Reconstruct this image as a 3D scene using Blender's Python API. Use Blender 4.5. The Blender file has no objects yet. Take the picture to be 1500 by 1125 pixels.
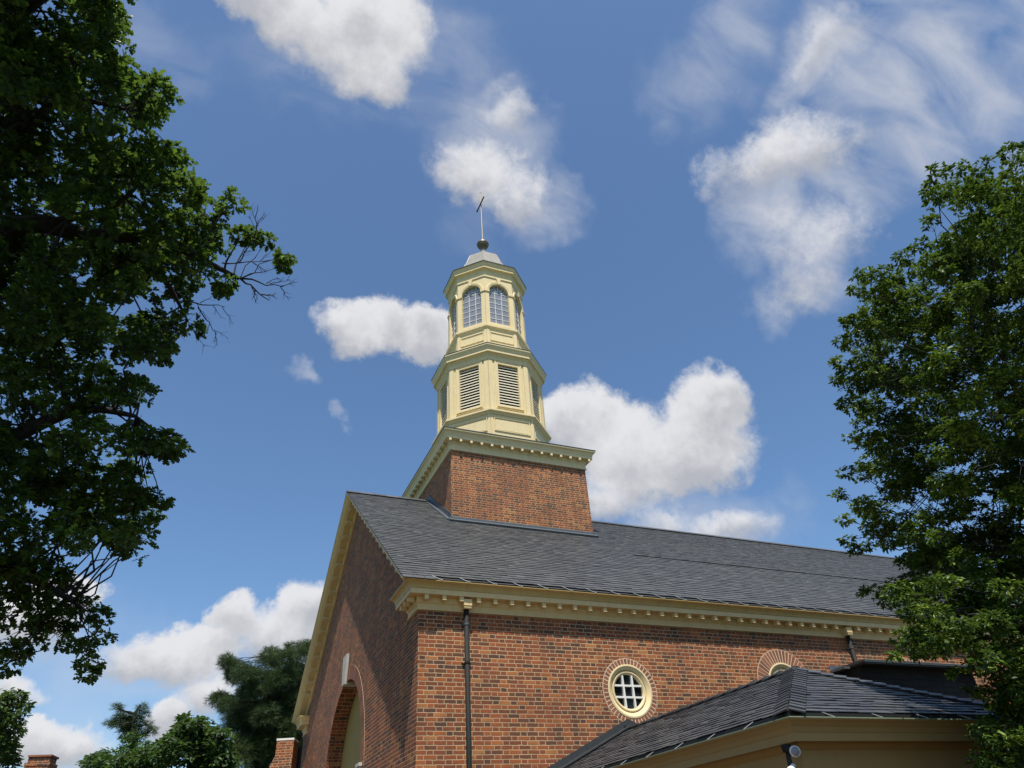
import bpy, bmesh, math, random
import numpy as np
from mathutils import Vector, Matrix, geometry
S = bpy.context.scene
COL = S.collection
PI = math.pi
rnd = random.Random(7)
rng = np.random.default_rng(11)

# ------------------------------------------------------------------ camera
Z0 = 5.98                                   # height of the frieze's lower edge above the ground
FPX = 1019.81                               # focal length in pixels of a 1500 px wide picture
CAM = Vector((-3.738, -13.2956, Z0 - 4.3328))
CR = Vector((0.9237312, -0.37882741, -0.0566609))
CU = Vector((-0.17542662, -0.54989794, 0.81660135))
CF = Vector((0.34050868, 0.74438031, 0.5744143))
cd = bpy.data.cameras.new("camera")
cam = bpy.data.objects.new("camera", cd); COL.objects.link(cam)
cd.sensor_width = 36; cd.lens = FPX / 1500 * 36
cd.clip_start = .05; cd.clip_end = 3000
cam.matrix_world = Matrix(((CR.x, CU.x, -CF.x, CAM.x), (CR.y, CU.y, -CF.y, CAM.y), (CR.z, CU.z, -CF.z, CAM.z), (0, 0, 0, 1)))
S.camera = cam
S.view_settings.view_transform = 'Standard'
S.view_settings.look = 'None'
S.view_settings.gamma = 1
S.view_settings.exposure = 0.4

def ray(px, py):
    return (CR * ((px - 750) / FPX) - CU * ((py - 562.5) / FPX) + CF).normalized()
def at(px, py, d):
    return CAM + ray(px, py) * d

# ------------------------------------------------------------------ sun
SUNV = Vector((-1, -2.83, 6.8)).normalized()
sl = bpy.data.lights.new("sun", 'SUN'); sl.energy = 5.0; sl.angle = math.radians(.5); sl.color = (1, .95, .86)
so = bpy.data.objects.new("sun", sl); COL.objects.link(so)
so.rotation_euler = SUNV.to_track_quat('Z', 'Y').to_euler()
so.location = (-20, -40, 60)

# ------------------------------------------------------------------ node helpers
class NT:
    def __init__(s, tree): s.t = tree; s.n = tree.nodes; s.l = tree.links
    def new(s, typ, **kw):
        n = s.n.new(typ)
        for k, v in kw.items(): setattr(n, k, v)
        return n
    def put(s, sock, v):
        if hasattr(v, 'is_output'): s.l.new(v, sock)
        elif v is not None: sock.default_value = v
    def M(s, op, a, b=None, c=None, clamp=False):
        n = s.n.new('ShaderNodeMath'); n.operation = op; n.use_clamp = clamp
        s.put(n.inputs[0], a)
        if b is not None: s.put(n.inputs[1], b)
        if c is not None: s.put(n.inputs[2], c)
        return n.outputs[0]
    def V(s, op, a, b=None, scale=None):
        n = s.n.new('ShaderNodeVectorMath'); n.operation = op
        s.put(n.inputs[0], a)
        if b is not None: s.put(n.inputs[1], b)
        if scale is not None: s.put(n.inputs['Scale'], scale)
        return n.outputs['Value'] if op in ('DOT_PRODUCT', 'LENGTH') else n.outputs[0]
    def comb(s, x, y, z):
        n = s.n.new('ShaderNodeCombineXYZ'); s.put(n.inputs[0], x); s.put(n.inputs[1], y); s.put(n.inputs[2], z); return n.outputs[0]
    def sep(s, v):
        n = s.n.new('ShaderNodeSeparateXYZ'); s.l.new(v, n.inputs[0]); return n.outputs
    def noise(s, vec, scale, detail=4, rough=.5, color=False, dist=0):
        n = s.n.new('ShaderNodeTexNoise'); 
        if vec is not None: s.l.new(vec, n.inputs['Vector'])
        n.inputs['Scale'].default_value = scale; n.inputs['Detail'].default_value = detail; n.inputs['Roughness'].default_value = rough
        n.inputs['Distortion'].default_value = dist
        return n.outputs['Color' if color else 'Fac']
    def ramp(s, f, stops, mode='LINEAR'):
        n = s.n.new('ShaderNodeValToRGB'); s.l.new(f, n.inputs[0]); r = n.color_ramp; r.interpolation = mode
        while len(r.elements) > 1: r.elements.remove(r.elements[-1])
        for i, (p, c) in enumerate(stops):
            e = r.elements[0] if i == 0 else r.elements.new(p)
            e.position = p; e.color = (*c, 1)
        return n.outputs[0]
    def mix(s, f, a, b, mode='MIX'):
        n = s.n.new('ShaderNodeMix'); n.data_type = 'RGBA'; n.blend_type = mode
        s.put(n.inputs[0], f)
        s.put(n.inputs[6], a if hasattr(a, 'is_output') else (*a, 1)); s.put(n.inputs[7], b if hasattr(b, 'is_output') else (*b, 1))
        return n.outputs[2]
    def mapr(s, v, a, b, c=0., d=1., smooth=False):
        n = s.n.new('ShaderNodeMapRange'); s.put(n.inputs[0], v)
        if smooth: n.interpolation_type = 'SMOOTHSTEP'
        for i, q in enumerate((a, b, c, d)): s.put(n.inputs[1 + i], q)
        return n.outputs[0]

def material(name):
    m = bpy.data.materials.new(name); m.use_nodes = True
    t = NT(m.node_tree); b = m.node_tree.nodes['Principled BSDF']
    return m, t, b
def bump(t, b, h, strength=.5, dist=.01):
    n = t.new('ShaderNodeBump'); n.inputs['Strength'].default_value = strength; n.inputs['Distance'].default_value = dist
    t.l.new(h, n.inputs['Height']); t.l.new(n.outputs[0], b.inputs['Normal'])

# ------------------------------------------------------------------ sky with clouds
def build_world():
    w = bpy.data.worlds.new("World"); S.world = w; w.use_nodes = True
    t = NT(w.node_tree); bg = w.node_tree.nodes['Background']
    sky = t.new('ShaderNodeTexSky'); sky.sky_type = 'NISHITA'; sky.sun_disc = False
    sky.sun_elevation = math.asin(SUNV.z); sky.sun_rotation = math.atan2(SUNV.x, SUNV.y)
    sky.air_density = 1.0; sky.dust_density = .9; sky.ozone_density = 2.0
    tc = t.new('ShaderNodeTexCoord'); d = tc.outputs['Generated']
    def axes(px, py, a, b, rot):
        c = ray(px, py); up = Vector((0, 0, 1)); r = c.cross(up).normalized(); u = r.cross(c).normalized()
        k = math.radians(rot); t1 = r * math.cos(k) + u * math.sin(k); t2 = u * math.cos(k) - r * math.sin(k)
        cosv = c.dot(CF)                      # angular size of a pixel shrinks off axis
        return c, t1 * (FPX / a / cosv), t2 * (FPX / b / cosv), u * (FPX / max(b, 1) / cosv)
    def field(dv, blobs, shade=False):
        F = None; num = None; den = None
        for (px, py, a, b, rot, s) in blobs:
            c, t1, t2, u = axes(px, py, a, b, rot)
            x = t.V('DOT_PRODUCT', dv, t1); y = t.V('DOT_PRODUCT', dv, t2)
            q = t.M('MULTIPLY', x, x); q = t.M('MULTIPLY_ADD', y, y, q)
            q = t.M('MULTIPLY_ADD', q, -s, s)
            if shade:
                sh = t.M('MULTIPLY_ADD', y, .5, .5, clamp=True)
                qq = t.M('ADD', t.M('POWER', t.M('MAXIMUM', t.M('ADD', q, .6), 0.), 3.), .00001)
                p = t.M('MULTIPLY', qq, sh)
                num = p if num is None else t.M('ADD', num, p)
                den = qq if den is None else t.M('ADD', den, qq)
            F = q if F is None else t.M('SMOOTH_MAX', F, q, .25)
        front = t.M('GREATER_THAN', t.V('DOT_PRODUCT', dv, CF), .15)
        F = t.M('MULTIPLY_ADD', t.M('SUBTRACT', 1., front), -10., F)
        return F, (t.M('DIVIDE', num, den) if shade else None)
    # cumulus: domain-warped ellipses, crisp at the top
    n1 = t.noise(d, 9., 6, .58, True); n2 = t.noise(d, 26., 8, .62, True)
    w1 = t.V('SCALE', t.V('SUBTRACT', n1, (.5, .5, .5)), scale=.085)
    w2 = t.V('SCALE', t.V('SUBTRACT', n2, (.5, .5, .5)), scale=.042)
    dv = t.V('ADD', t.V('ADD', d, w1), w2)
    cum = [(545, 478, 82, 52, 0, 1), (620, 495, 75, 48, -8, 1), (520, 495, 55, 40, 0, .8),
           (1030, 600, 75, 75, 0, 1), (890, 635, 100, 62, 0, 1), (975, 670, 145, 70, -4, 1), (845, 610, 70, 55, 0, 1), (900, 730, 100, 45, 0, .55),
           (1065, 775, 95, 34, 0, .5), (960, 770, 60, 30, 0, .4),
           (545, 30, 100, 92, 0, .9), (450, 30, 110, 60, -25, .85), (375, 0, 130, 55, -20, .75), (540, 108, 80, 52, 0, .7),
           (270, 952, 112, 42, 4, .95), (350, 908, 46, 40, 0, 1), (235, 968, 84, 36, 0, .75), (455, 888, 50, 54, 20, 1), (415, 935, 80, 48, 0, .7),
           (85, 870, 55, 45, 0, 1), (30, 900, 90, 60, 0, .8), (85, 1095, 90, 40, 0, .8), (78, 1072, 32, 26, 0, .9), (252, 1055, 36, 44, 0, 1), (310, 1010, 60, 50, 0, .6),
           (15, 1015, 60, 26, 0, .6), (700, 255, 85, 52, -12, .58), (765, 290, 45, 50, 0, .45), (1155, 225, 108, 60, -8, .54), (1200, 350, 100, 62, -20, .30), (1185, 425, 60, 50, 0, .30), (1200, 80, 80, 36, 20, .30), (758, 165, 52, 36, 20, .34), (1060, 260, 40, 60, 10, .3)]
    F, sh = field(dv, cum, True)
    nn = t.noise(d, 55., 5, .65)
    F = t.M('ADD', F, t.M('MULTIPLY_ADD', nn, .5, -.25))
    A = t.mapr(F, -.02, .60, 0., 1., True)
    # soft wisps: stretched, thin
    mp = t.new('ShaderNodeMapping'); mp.inputs['Rotation'].default_value = (.2, .5, .9); mp.inputs['Scale'].default_value = (1.0, 2.4, 1.2)
    t.l.new(d, mp.inputs[0])
    wn = t.noise(mp.outputs[0], 8., 6, .52, False, .5)
    dw = t.V('ADD', d, t.V('SCALE', t.V('SUBTRACT', n1, (.5, .5, .5)), scale=.16))
    wis = [(745, 160, 80, 60, 20, .9), (720, 210, 120, 110, 0, .7), (810, 310, 70, 60, 0, .6), (700, 330, 60, 60, 0, .35), (1180, 320, 150, 110, 0, .85), (1185, 420, 90, 80, 0, .75),
           (1190, 90, 120, 70, 20, .9), (1020, 110, 120, 90, 0, .42), (1400, 100, 270, 170, 15, 1.), (1050, 60, 160, 90, 20, .55), (1250, 20, 200, 80, 0, .6), (560, 90, 270, 120, 0, .5), (240, 60, 90, 70, 0, .4),
           (430, 560, 36, 22, 0, .5), (487, 597, 26, 16, 0, .5), (1050, 770, 180, 70, 0, .55), (120, 960, 220, 120, 0, .4), (330, 1000, 240, 90, 0, .5), (60, 1080, 200, 70, 0, .5)]
    G, _ = field(dw, wis)
    G = t.mapr(G, 0., .8, 0., 1., True)
    wt = t.mapr(wn, .26, .82, 0., 1.)
    B = t.M('MULTIPLY', t.M('MULTIPLY', G, wt), .92)
    # cloud colour: white tops, grey bottoms, soft mottling
    sh = t.M('ADD', sh, t.M('MULTIPLY_ADD', t.noise(d, 16., 5, .6), .9, -.45))
    shc = t.mapr(sh, .15, .75, 0., 1., True)
    K = 1 / .098
    ccol = t.mix(shc, tuple(K * v for v in (.36, .37, .40)), tuple(K * v for v in (.61, .61, .625)))
    hs = t.mix(1., sky.outputs[0], (.90, 1.08, 1.20), 'MULTIPLY')
    fin = t.mix(B, hs, tuple(K * v for v in (.52, .53, .56)))
    fin = t.mix(t.M('MULTIPLY', A, .97), fin, ccol)
    t.l.new(fin, bg.inputs[0]); bg.inputs[1].default_value = .098
build_world()

# ------------------------------------------------------------------ materials
def make_brick(name='brick', j0=.0052, j1=.0092, ma=(.38, .255, .135), mb_=(.56, .405, .235)):
    m, t, b = material(name)
    g = t.new('ShaderNodeNewGeometry'); pos = g.outputs['Position']; nor = t.sep(g.outputs['True Normal'])
    x, y, z = t.sep(pos)
    ax = t.M('GREATER_THAN', t.M('ABSOLUTE', nor[0]), .6)
    u = t.M('ADD', t.M('MULTIPLY', x, t.M('SUBTRACT', 1., ax)), t.M('MULTIPLY', y, ax))
    wob = t.noise(pos, 9., 3, .6, True); ws = t.sep(wob)
    u = t.M('ADD', u, t.M('MULTIPLY_ADD', ws[0], .034, -.017)); u = t.M('ADD', u, 60.)
    v = t.M('ADD', z, t.M('MULTIPLY_ADD', ws[1], .022, -.011))
    c, per, hd = .0765, .366, .128
    vr = t.M('DIVIDE', v, c); row = t.M('FLOOR', vr); fv = t.M('MULTIPLY', t.M('SUBTRACT', vr, row), c)
    odd = t.M('MODULO', row, 2.)
    jit = t.new('ShaderNodeTexWhiteNoise', noise_dimensions='1D'); t.l.new(row, jit.inputs['W'])
    uo = t.M('ADD', u, t.M('MULTIPLY', odd, per / 2)); uo = t.M('ADD', uo, t.M('MULTIPLY', jit.outputs[0], .035))
    ui = t.M('DIVIDE', uo, per); cell = t.M('FLOOR', ui); fu = t.M('MULTIPLY', t.M('SUBTRACT', ui, cell), per)
    isH = t.M('LESS_THAN', fu, hd)
    lo = t.M('MULTIPLY', t.M('SUBTRACT', 1., isH), hd); hi = t.M('ADD', t.M('MULTIPLY', isH, hd), t.M('MULTIPLY', t.M('SUBTRACT', 1., isH), per))
    du = t.M('MINIMUM', t.M('SUBTRACT', fu, lo), t.M('SUBTRACT', hi, fu))
    dvv = t.M('MINIMUM', fv, t.M('SUBTRACT', c, fv))
    dist = t.M('MINIMUM', du, dvv)
    mort = t.mapr(dist, j0, j1, 1., 0.)
    bid = t.comb(t.M('ADD', t.M('MULTIPLY', cell, 2.), isH), row, ax)
    wn = t.new('ShaderNodeTexWhiteNoise', noise_dimensions='3D'); t.l.new(bid, wn.inputs['Vector'])
    big = t.noise(pos, 1.1, 3, .5)
    val = t.M('ADD', wn.outputs['Value'], t.M('MULTIPLY_ADD', big, .35, -.175))
    val = t.M('SUBTRACT', val, t.M('MULTIPLY', isH, .10))
    bc = t.ramp(val, [(0, (.085, .048, .033)), (.12, (.13, .058, .034)), (.28, (.185, .063, .030)), (.5, (.25, .074, .030)), (.72, (.29, .084, .031)), (.88, (.38, .115, .034)), (1, (.41, .18, .06))])
    fine = t.noise(pos, 70., 4, .6)
    bc = t.mix(t.M('MULTIPLY', t.mapr(fine, .3, .75), .35), bc, (.10, .04, .026), 'MIX')
    mc = t.mix(t.noise(pos, 6., 3, .6), ma, mb_)
    dirt = t.mapr(t.noise(pos, .9, 5, .65), .45, .68)
    mc = t.mix(t.M('MULTIPLY', dirt, .7), mc, (.30, .20, .14))
    colr = t.mix(mort, bc, mc)
    mpp = t.new('ShaderNodeMapping'); mpp.inputs['Scale'].default_value = (1.3, 1.3, .55); t.l.new(pos, mpp.inputs[0])
    stain = t.mapr(t.noise(mpp.outputs[0], 1.6, 6, .62), .42, .72)
    colr = t.mix(t.M('MULTIPLY', stain, .42), colr, (.075, .036, .024))
    t.l.new(colr, b.inputs['Base Color']); b.inputs['Roughness'].default_value = .88; b.inputs['Specular IOR Level'].default_value = .25
    h = t.M('ADD', t.mapr(dist, .003, .010), t.M('MULTIPLY', fine, .5))
    bump(t, b, h, .55, .006)
    return m
def make_voussoir():
    m, t, b = material('gauged brick'); g = t.new('ShaderNodeNewGeometry')
    c = t.ramp(g.outputs['Random Per Island'], [(0, (.17, .066, .034)), (.5, (.26, .088, .040)), (1, (.33, .125, .058))])
    f = t.noise(g.outputs['Position'], 60., 4, .6)
    t.l.new(t.mix(t.M('MULTIPLY', f, .4), c, (.14, .06, .04)), b.inputs['Base Color']); b.inputs['Roughness'].default_value = .9
    bump(t, b, f, .4, .004); return m
def make_flat(name, colr, rough=.6, var=.12, scale=4., spec=.4, bumpy=.0, metal=0, dirt=None):
    m, t, b = material(name); g = t.new('ShaderNodeNewGeometry'); p = g.outputs['Position']
    n = t.noise(p, scale, 5, .6)
    dk = tuple(v * (1 - var * 2) for v in colr); lt = tuple(min(1, v * (1 + var)) for v in colr)
    c = t.mix(n, dk, lt)
    if dirt:
        mp = t.new('ShaderNodeMapping'); mp.inputs['Scale'].default_value = (7, 7, .8); t.l.new(p, mp.inputs[0])
        dn = t.mapr(t.noise(mp.outputs[0], 1.5, 6, .7), .52, .8)
        c = t.mix(t.M('MULTIPLY', dn, .5), c, dirt)
    t.l.new(c, b.inputs['Base Color']); b.inputs['Roughness'].default_value = rough; b.inputs['Metallic'].default_value = metal
    b.inputs['Specular IOR Level'].default_value = spec
    if bumpy: bump(t, b, t.noise(p, 40., 4, .6), bumpy, .004)
    return m
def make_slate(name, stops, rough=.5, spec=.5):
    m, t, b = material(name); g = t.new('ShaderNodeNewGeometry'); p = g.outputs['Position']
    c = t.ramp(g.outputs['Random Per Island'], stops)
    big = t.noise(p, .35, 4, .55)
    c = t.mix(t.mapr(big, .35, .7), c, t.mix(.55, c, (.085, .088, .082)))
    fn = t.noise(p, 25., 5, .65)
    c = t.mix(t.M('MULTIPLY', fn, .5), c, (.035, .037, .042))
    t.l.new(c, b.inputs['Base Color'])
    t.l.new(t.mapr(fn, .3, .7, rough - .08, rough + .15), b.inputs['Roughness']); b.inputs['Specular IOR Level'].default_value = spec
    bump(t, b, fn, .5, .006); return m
def make_leaf(name, stops, trans=.3, rough=.42, tint=(.25, .40, .05)):
    m, t, b = material(name); g = t.new('ShaderNodeNewGeometry')
    lit_growth = t.noise(g.outputs['Position'], 1.3, 3, .6)  # new growth tone, also putting sunlit and shaded clumps into the leaf colour
    f = t.M('ADD', t.M('MULTIPLY', g.outputs['Random Per Island'], .75), t.mapr(lit_growth, .35, .68, -.15, .38), clamp=True)
    c = t.ramp(f, stops)
    t.l.new(c, b.inputs['Base Color']); b.inputs['Roughness'].default_value = rough; b.inputs['Specular IOR Level'].default_value = .32
    tr = t.new('ShaderNodeBsdfTranslucent'); t.l.new(t.mix(.5, c, tint), tr.inputs[0])
    mx = t.new('ShaderNodeMixShader'); mx.inputs[0].default_value = trans
    t.l.new(b.outputs[0], mx.inputs[1]); t.l.new(tr.outputs[0], mx.inputs[2])
    out = [n for n in m.node_tree.nodes if n.type == 'OUTPUT_MATERIAL'][0]; t.l.new(mx.outputs[0], out.inputs[0])
    return m
def make_bark():
    m, t, b = material('bark'); g = t.new('ShaderNodeNewGeometry')
    n = t.noise(g.outputs['Position'], 14., 6, .7)
    t.l.new(t.ramp(n, [(.3, (.008, .007, .006)), (.7, (.034, .030, .026))]), b.inputs['Base Color']); b.inputs['Roughness'].default_value = .95
    bump(t, b, n, .9, .02); return m
def make_glass(name, colr, rough):
    m, t, b = material(name); g = t.new('ShaderNodeNewGeometry')
    n = t.noise(g.outputs['Position'], 2.2, 3, .5)
    t.l.new(t.mix(n, tuple(v * .7 for v in colr), tuple(v * 1.25 for v in colr)), b.inputs['Base Color'])
    b.inputs['Roughness'].default_value = rough; b.inputs['Specular IOR Level'].default_value = .5
    bump(t, b, t.noise(g.outputs['Position'], 5., 2, .5), .04, .01); return m

MT = dict(
    brick=make_brick(), gablebrick=make_brick('gable brick', .0032, .0078, (.40, .27, .155), (.56, .405, .245)), voussoir=make_voussoir(),
    mortar=make_flat('mortar', (.66, .52, .36), .95, .15, 12),
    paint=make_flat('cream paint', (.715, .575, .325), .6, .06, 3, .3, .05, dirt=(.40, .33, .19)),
    eavepaint=make_flat('yellow ochre paint', (.71, .515, .245), .55, .07, 3, .35, .05, dirt=(.40, .30, .14)),
    gutterpaint=make_flat('ochre gutter paint', (.56, .37, .13), .45, .12, 5, .4, .05, dirt=(.33, .22, .08)),
    porchshadepaint=make_flat('shade darkened tan', (.32, .205, .075), .55, .08, 3, .35, .05, dirt=(.27, .17, .06)),  # darkened so the tree shade on the porch sits in the colour
    slate=make_slate('slate', [(0, (.046, .047, .050)), (.4, (.062, .064, .067)), (.8, (.078, .079, .080)), (1, (.112, .111, .106))], .5),
    shadebrown=make_slate('shade dark brown', [(0, (.011, .007, .006)), (1, (.021, .013, .010))], .9, .05),  # near-black tone carries the shade on the annex's brick face
    darkslate=make_slate('dark slate', [(0, (.030, .030, .036)), (.5, (.045, .045, .052)), (1, (.075, .074, .080))], .42),
    lead=make_flat('lead flashing', (.085, .098, .11), .45, .25, 8, .5, .1),
    darklead=make_flat('dark flashing', (.045, .048, .05), .5, .25, 8, .4, .1),
    tin=make_flat('grey dome metal', (.26, .24, .205), .5, .2, 5, .5, .1, .3),
    ball=make_flat('bronze ball metal', (.15, .115, .085), .45, .2, 9, .5, 0, .25),
    pole=make_flat('pale pole metal', (.27, .245, .21), .55, .1, 9, .4, 0, .2),
    darkmetal=make_flat('dark bronze metal', (.020, .020, .019), .7, .3, 6, .2, .1, 0, dirt=(.035, .055, .048)),
    strap=make_flat('bright strap metal', (.34, .34, .33), .5, .1, 9, .5, 0, .1),
    black=make_flat('black gutter liner', (.015, .017, .016), .6, .2, 6),
    verd=make_flat('verdigris copper', (.20, .23, .15), .6, .2, 10),
    dark=make_flat('dark interior', (.012, .012, .012), .9, .1),
    slat=make_flat('pale slat paint', (.74, .66, .48), .6, .06, 6),
    white=make_flat('white paint', (.74, .73, .68), .5, .05, 6),
    stone=make_flat('pale limestone', (.52, .49, .43), .85, .15, 8, .3, .2),
    ochrewall=make_flat('ochre stucco', (.38, .26, .07), .8, .1, 3),
    lanternglass=make_glass('lantern glass', (.22, .23, .27), .10),  # grey base stands in for daylight seen through the lantern
    darkglass=make_glass('dark glass', (.012, .014, .016), .05),
    bark=make_bark(),
    oakleaf=make_leaf('oak leaf', [(0, (.012, .030, .006)), (.5, (.022, .055, .009)), (.75, (.048, .105, .013)), (1, (.13, .22, .024))], .3),
    hollyleaf=make_leaf('glossy leaf', [(0, (.012, .032, .006)), (.4, (.032, .066, .009)), (.7, (.095, .160, .016)), (1, (.24, .30, .034))], .2, .48),
    pineleaf=make_leaf('pine needles', [(0, (.018, .036, .011)), (.5, (.034, .060, .018)), (1, (.060, .092, .027))], .12, .6),
    bgleaf=make_leaf('background leaf', [(0, (.016, .038, .010)), (.5, (.030, .066, .015)), (1, (.055, .10, .024))], .2, .55),
    ivyleaf=make_leaf('ivy leaf', [(0, (.03, .075, .014)), (.5, (.05, .12, .022)), (1, (.08, .16, .03))], .25, .45),
)
def make_ground():
    m, t, b = material('lawn'); g = t.new('ShaderNodeNewGeometry'); p = g.outputs['Position']
    n = t.noise(p, 1.2, 8, .65)
    t.l.new(t.ramp(n, [(.3, (.035, .07, .018)), (.7, (.075, .12, .03))]), b.inputs['Base Color']); b.inputs['Roughness'].default_value = .95
    bump(t, b, t.noise(p, 40., 4, .7), .8, .03); return m
MT['lawn'] = make_ground()

# ------------------------------------------------------------------ object helpers
def link(o, parent=None):
    COL.objects.link(o)
    if parent: o.parent = parent
    return o
def thing(name, label, cat, loc=(0, 0, 0), group=None):
    o = bpy.data.objects.new(name, None); COL.objects.link(o); o.location = loc; o.empty_display_size = .3
    o['label'] = label; o['category'] = cat
    if group: o['group'] = group
    return o
def rebase(root):
    """parts were built in world coordinates: keep them there under a root that stands at the thing's base"""
    for ch in root.children: ch.location = ch.location - root.location
class MB:
    """collects polygons and links them as ONE mesh object"""
    def __init__(s): s.v = []; s.f = []; s.m = []; s.cur = 0
    def add(s, vs, fs):
        o = len(s.v); s.v += [tuple(p) for p in vs]; s.f += [tuple(i + o for i in f) for f in fs]; s.m += [s.cur] * len(fs); return s
    def box(s, c, X, Y, Z):
        c = Vector(c); X = Vector(X); Y = Vector(Y); Z = Vector(Z)          # half vectors
        vs = [c + X * a + Y * b + Z * d for d in (-1, 1) for b in (-1, 1) for a in (-1, 1)]
        return s.add(vs, [(0, 2, 3, 1), (4, 5, 7, 6), (0, 1, 5, 4), (2, 6, 7, 3), (0, 4, 6, 2), (1, 3, 7, 5)])
    def abox(s, x0, x1, y0, y1, z0, z1):
        return s.box(((x0 + x1) / 2, (y0 + y1) / 2, (z0 + z1) / 2), ((x1 - x0) / 2, 0, 0), (0, (y1 - y0) / 2, 0), (0, 0, (z1 - z0) / 2))
    def grid(s, rows, closed=False, caps=False):
        n = len(rows[0]); vs = [p for r in rows for p in r]; fs = []
        R = len(rows)
        for i in range(R - (0 if closed else 1)):
            a = i * n; b = ((i + 1) % R) * n
            for j in range(n - 1): fs.append((a + j, a + j + 1, b + j + 1, b + j))
        if caps and not closed:
            fs.append(tuple(range(n - 1, -1, -1))); fs.append(tuple((R - 1) * n + j for j in range(n)))
        return s.add(vs, fs)
    def tube(s, pts, rad, n=8, cap=True):
        pts = [Vector(p) for p in pts]; rows = []
        if not hasattr(rad, '__len__'): rad = [rad] * len(pts)
        ref = None
        for i, p in enumerate(pts):
            d = (pts[min(i + 1, len(pts) - 1)] - pts[max(i - 1, 0)]).normalized()
            if ref is None: ref = d.orthogonal().normalized()
            ref = (ref - d * ref.dot(d)); ref = ref.normalized() if ref.length > 1e-6 else d.orthogonal().normalized()
            q = d.cross(ref)
            rows.append([p + (ref * math.cos(2 * PI * k / n) + q * math.sin(2 * PI * k / n)) * rad[i] for k in range(n)])
        vs = [p for r in rows for p in r]; fs = []
        for i in range(len(rows) - 1):
            for k in range(n): fs.append((i * n + k, i * n + (k + 1) % n, (i + 1) * n + (k + 1) % n, (i + 1) * n + k))
        if cap: fs += [tuple(range(n - 1, -1, -1)), tuple((len(rows) - 1) * n + k for k in range(n))]
        return s.add(vs, fs)
    def lathe(s, c, prof, n=24, rot=0.):
        c = Vector(c); rows = []
        for k in range(n):
            a = rot + 2 * PI * k / n
            rows.append([c + Vector((r * math.cos(a), r * math.sin(a), z)) for r, z in prof])
        return s.grid(rows, closed=True)
    def build(s, name, mat, parent=None, smooth=False, fix=True):
        me = bpy.data.meshes.new(name); me.from_pydata(s.v, [], s.f)
        for m_ in (mat if isinstance(mat, (list, tuple)) else [mat]): me.materials.append(m_)
        if len(me.materials) > 1: me.polygons.foreach_set('material_index', s.m)
        if fix:
            bm = bmesh.new(); bm.from_mesh(me); bmesh.ops.recalc_face_normals(bm, faces=bm.faces); bm.to_mesh(me); bm.free()
        if smooth: me.polygons.foreach_set('use_smooth', [True] * len(me.polygons))
        me.update()
        return link(bpy.data.objects.new(name, me), parent)

def offset_path(path, out, closed):
    """mitred offset of a 2-D path to its right-hand side"""
    n = len(path); res = []
    for i in range(n):
        p = Vector(path[i])
        a = Vector(path[i - 1]) if (i > 0 or closed) else None
        b = Vector(path[(i + 1) % n]) if (i < n - 1 or closed) else None
        ns = []
        if a is not None: d = (p - a).normalized(); ns.append(Vector((d.y, -d.x)))
        if b is not None: d = (b - p).normalized(); ns.append(Vector((d.y, -d.x)))
        if len(ns) == 2:
            m_ = (ns[0] + ns[1]); m_ = m_ / m_.dot(ns[0])
        else: m_ = ns[0]
        res.append(p + m_ * out)
    return res
def molding(mb, path, prof, closed, zbase=0.):
    """sweep prof [(out, z)] along a plan path, out to its right-hand side"""
    cols = [[(*q, zbase + z) for q in offset_path(path, o, closed)] for o, z in prof]
    rows = [[Vector(c[i]) for c in cols] for i in range(len(path))]
    mb.grid(rows, closed=closed, caps=not closed)
class Frame:
    """local (u, v, n) coordinates of a wall face"""
    def __init__(s, O, U, V): s.O = Vector(O); s.U = Vector(U).normalized(); s.V = Vector(V).normalized(); s.N = s.U.cross(s.V)
    def __call__(s, u, v, n=0.): return s.O + s.U * u + s.V * v + s.N * n
    def box(s, mb, u0, u1, v0, v1, n0, n1):
        mb.box(s((u0 + u1) / 2, (v0 + v1) / 2, (n0 + n1) / 2), s.U * ((u1 - u0) / 2), s.V * ((v1 - v0) / 2), s.N * ((n1 - n0) / 2))
def sweep_outline(mb, fr, path, prof, closed=True):
    """sweep prof [(outward offset, depth n)] along an outline lying in a face"""
    rows_ = [[fr(q.x, q.y, dn) for q in offset_path(path, o, closed)] for o, dn in prof]
    rows = [[c[i] for c in rows_] for i in range(len(path))]
    mb.grid(rows, closed=closed, caps=not closed)
def ray_poly(c, ang, poly):
    d = Vector((math.cos(ang), math.sin(ang))); best = None
    for i in range(len(poly)):
        a = Vector(poly[i]) - c; b = Vector(poly[(i + 1) % len(poly)]) - c; e = b - a
        den = d.x * e.y - d.y * e.x
        if abs(den) < 1e-12: continue
        t_ = (a.x * e.y - a.y * e.x) / den; s_ = (a.x * d.y - a.y * d.x) / den
        if t_ > 1e-9 and -1e-6 <= s_ <= 1 + 1e-6 and (best is None or t_ > best): best = t_
    return c + d * (best or 0)
def plate(mb, fr, outer, hole, c, depth):
    """face plate 'outer' with a hole (both star-shaped about c) and the hole's reveal of the given depth"""
    c = Vector(c); angs = sorted({round(math.atan2(p[1] - c.y, p[0] - c.x), 7) for p in list(outer) + list(hole)})
    A = [ray_poly(c, a, hole) for a in angs]; B = [ray_poly(c, a, outer) for a in angs]; n = len(angs)
    vs = [fr(*p) for p in A] + [fr(*p) for p in B] + [fr(p.x, p.y, -depth) for p in A]; fs = []
    for i in range(n):
        j = (i + 1) % n
        if (A[i] - B[i]).length > 1e-4 or (A[j] - B[j]).length > 1e-4: fs.append((i, n + i, n + j, j))
        if depth: fs.append((i, j, 2 * n + j, 2 * n + i))
    mb.add(vs, fs)
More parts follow.
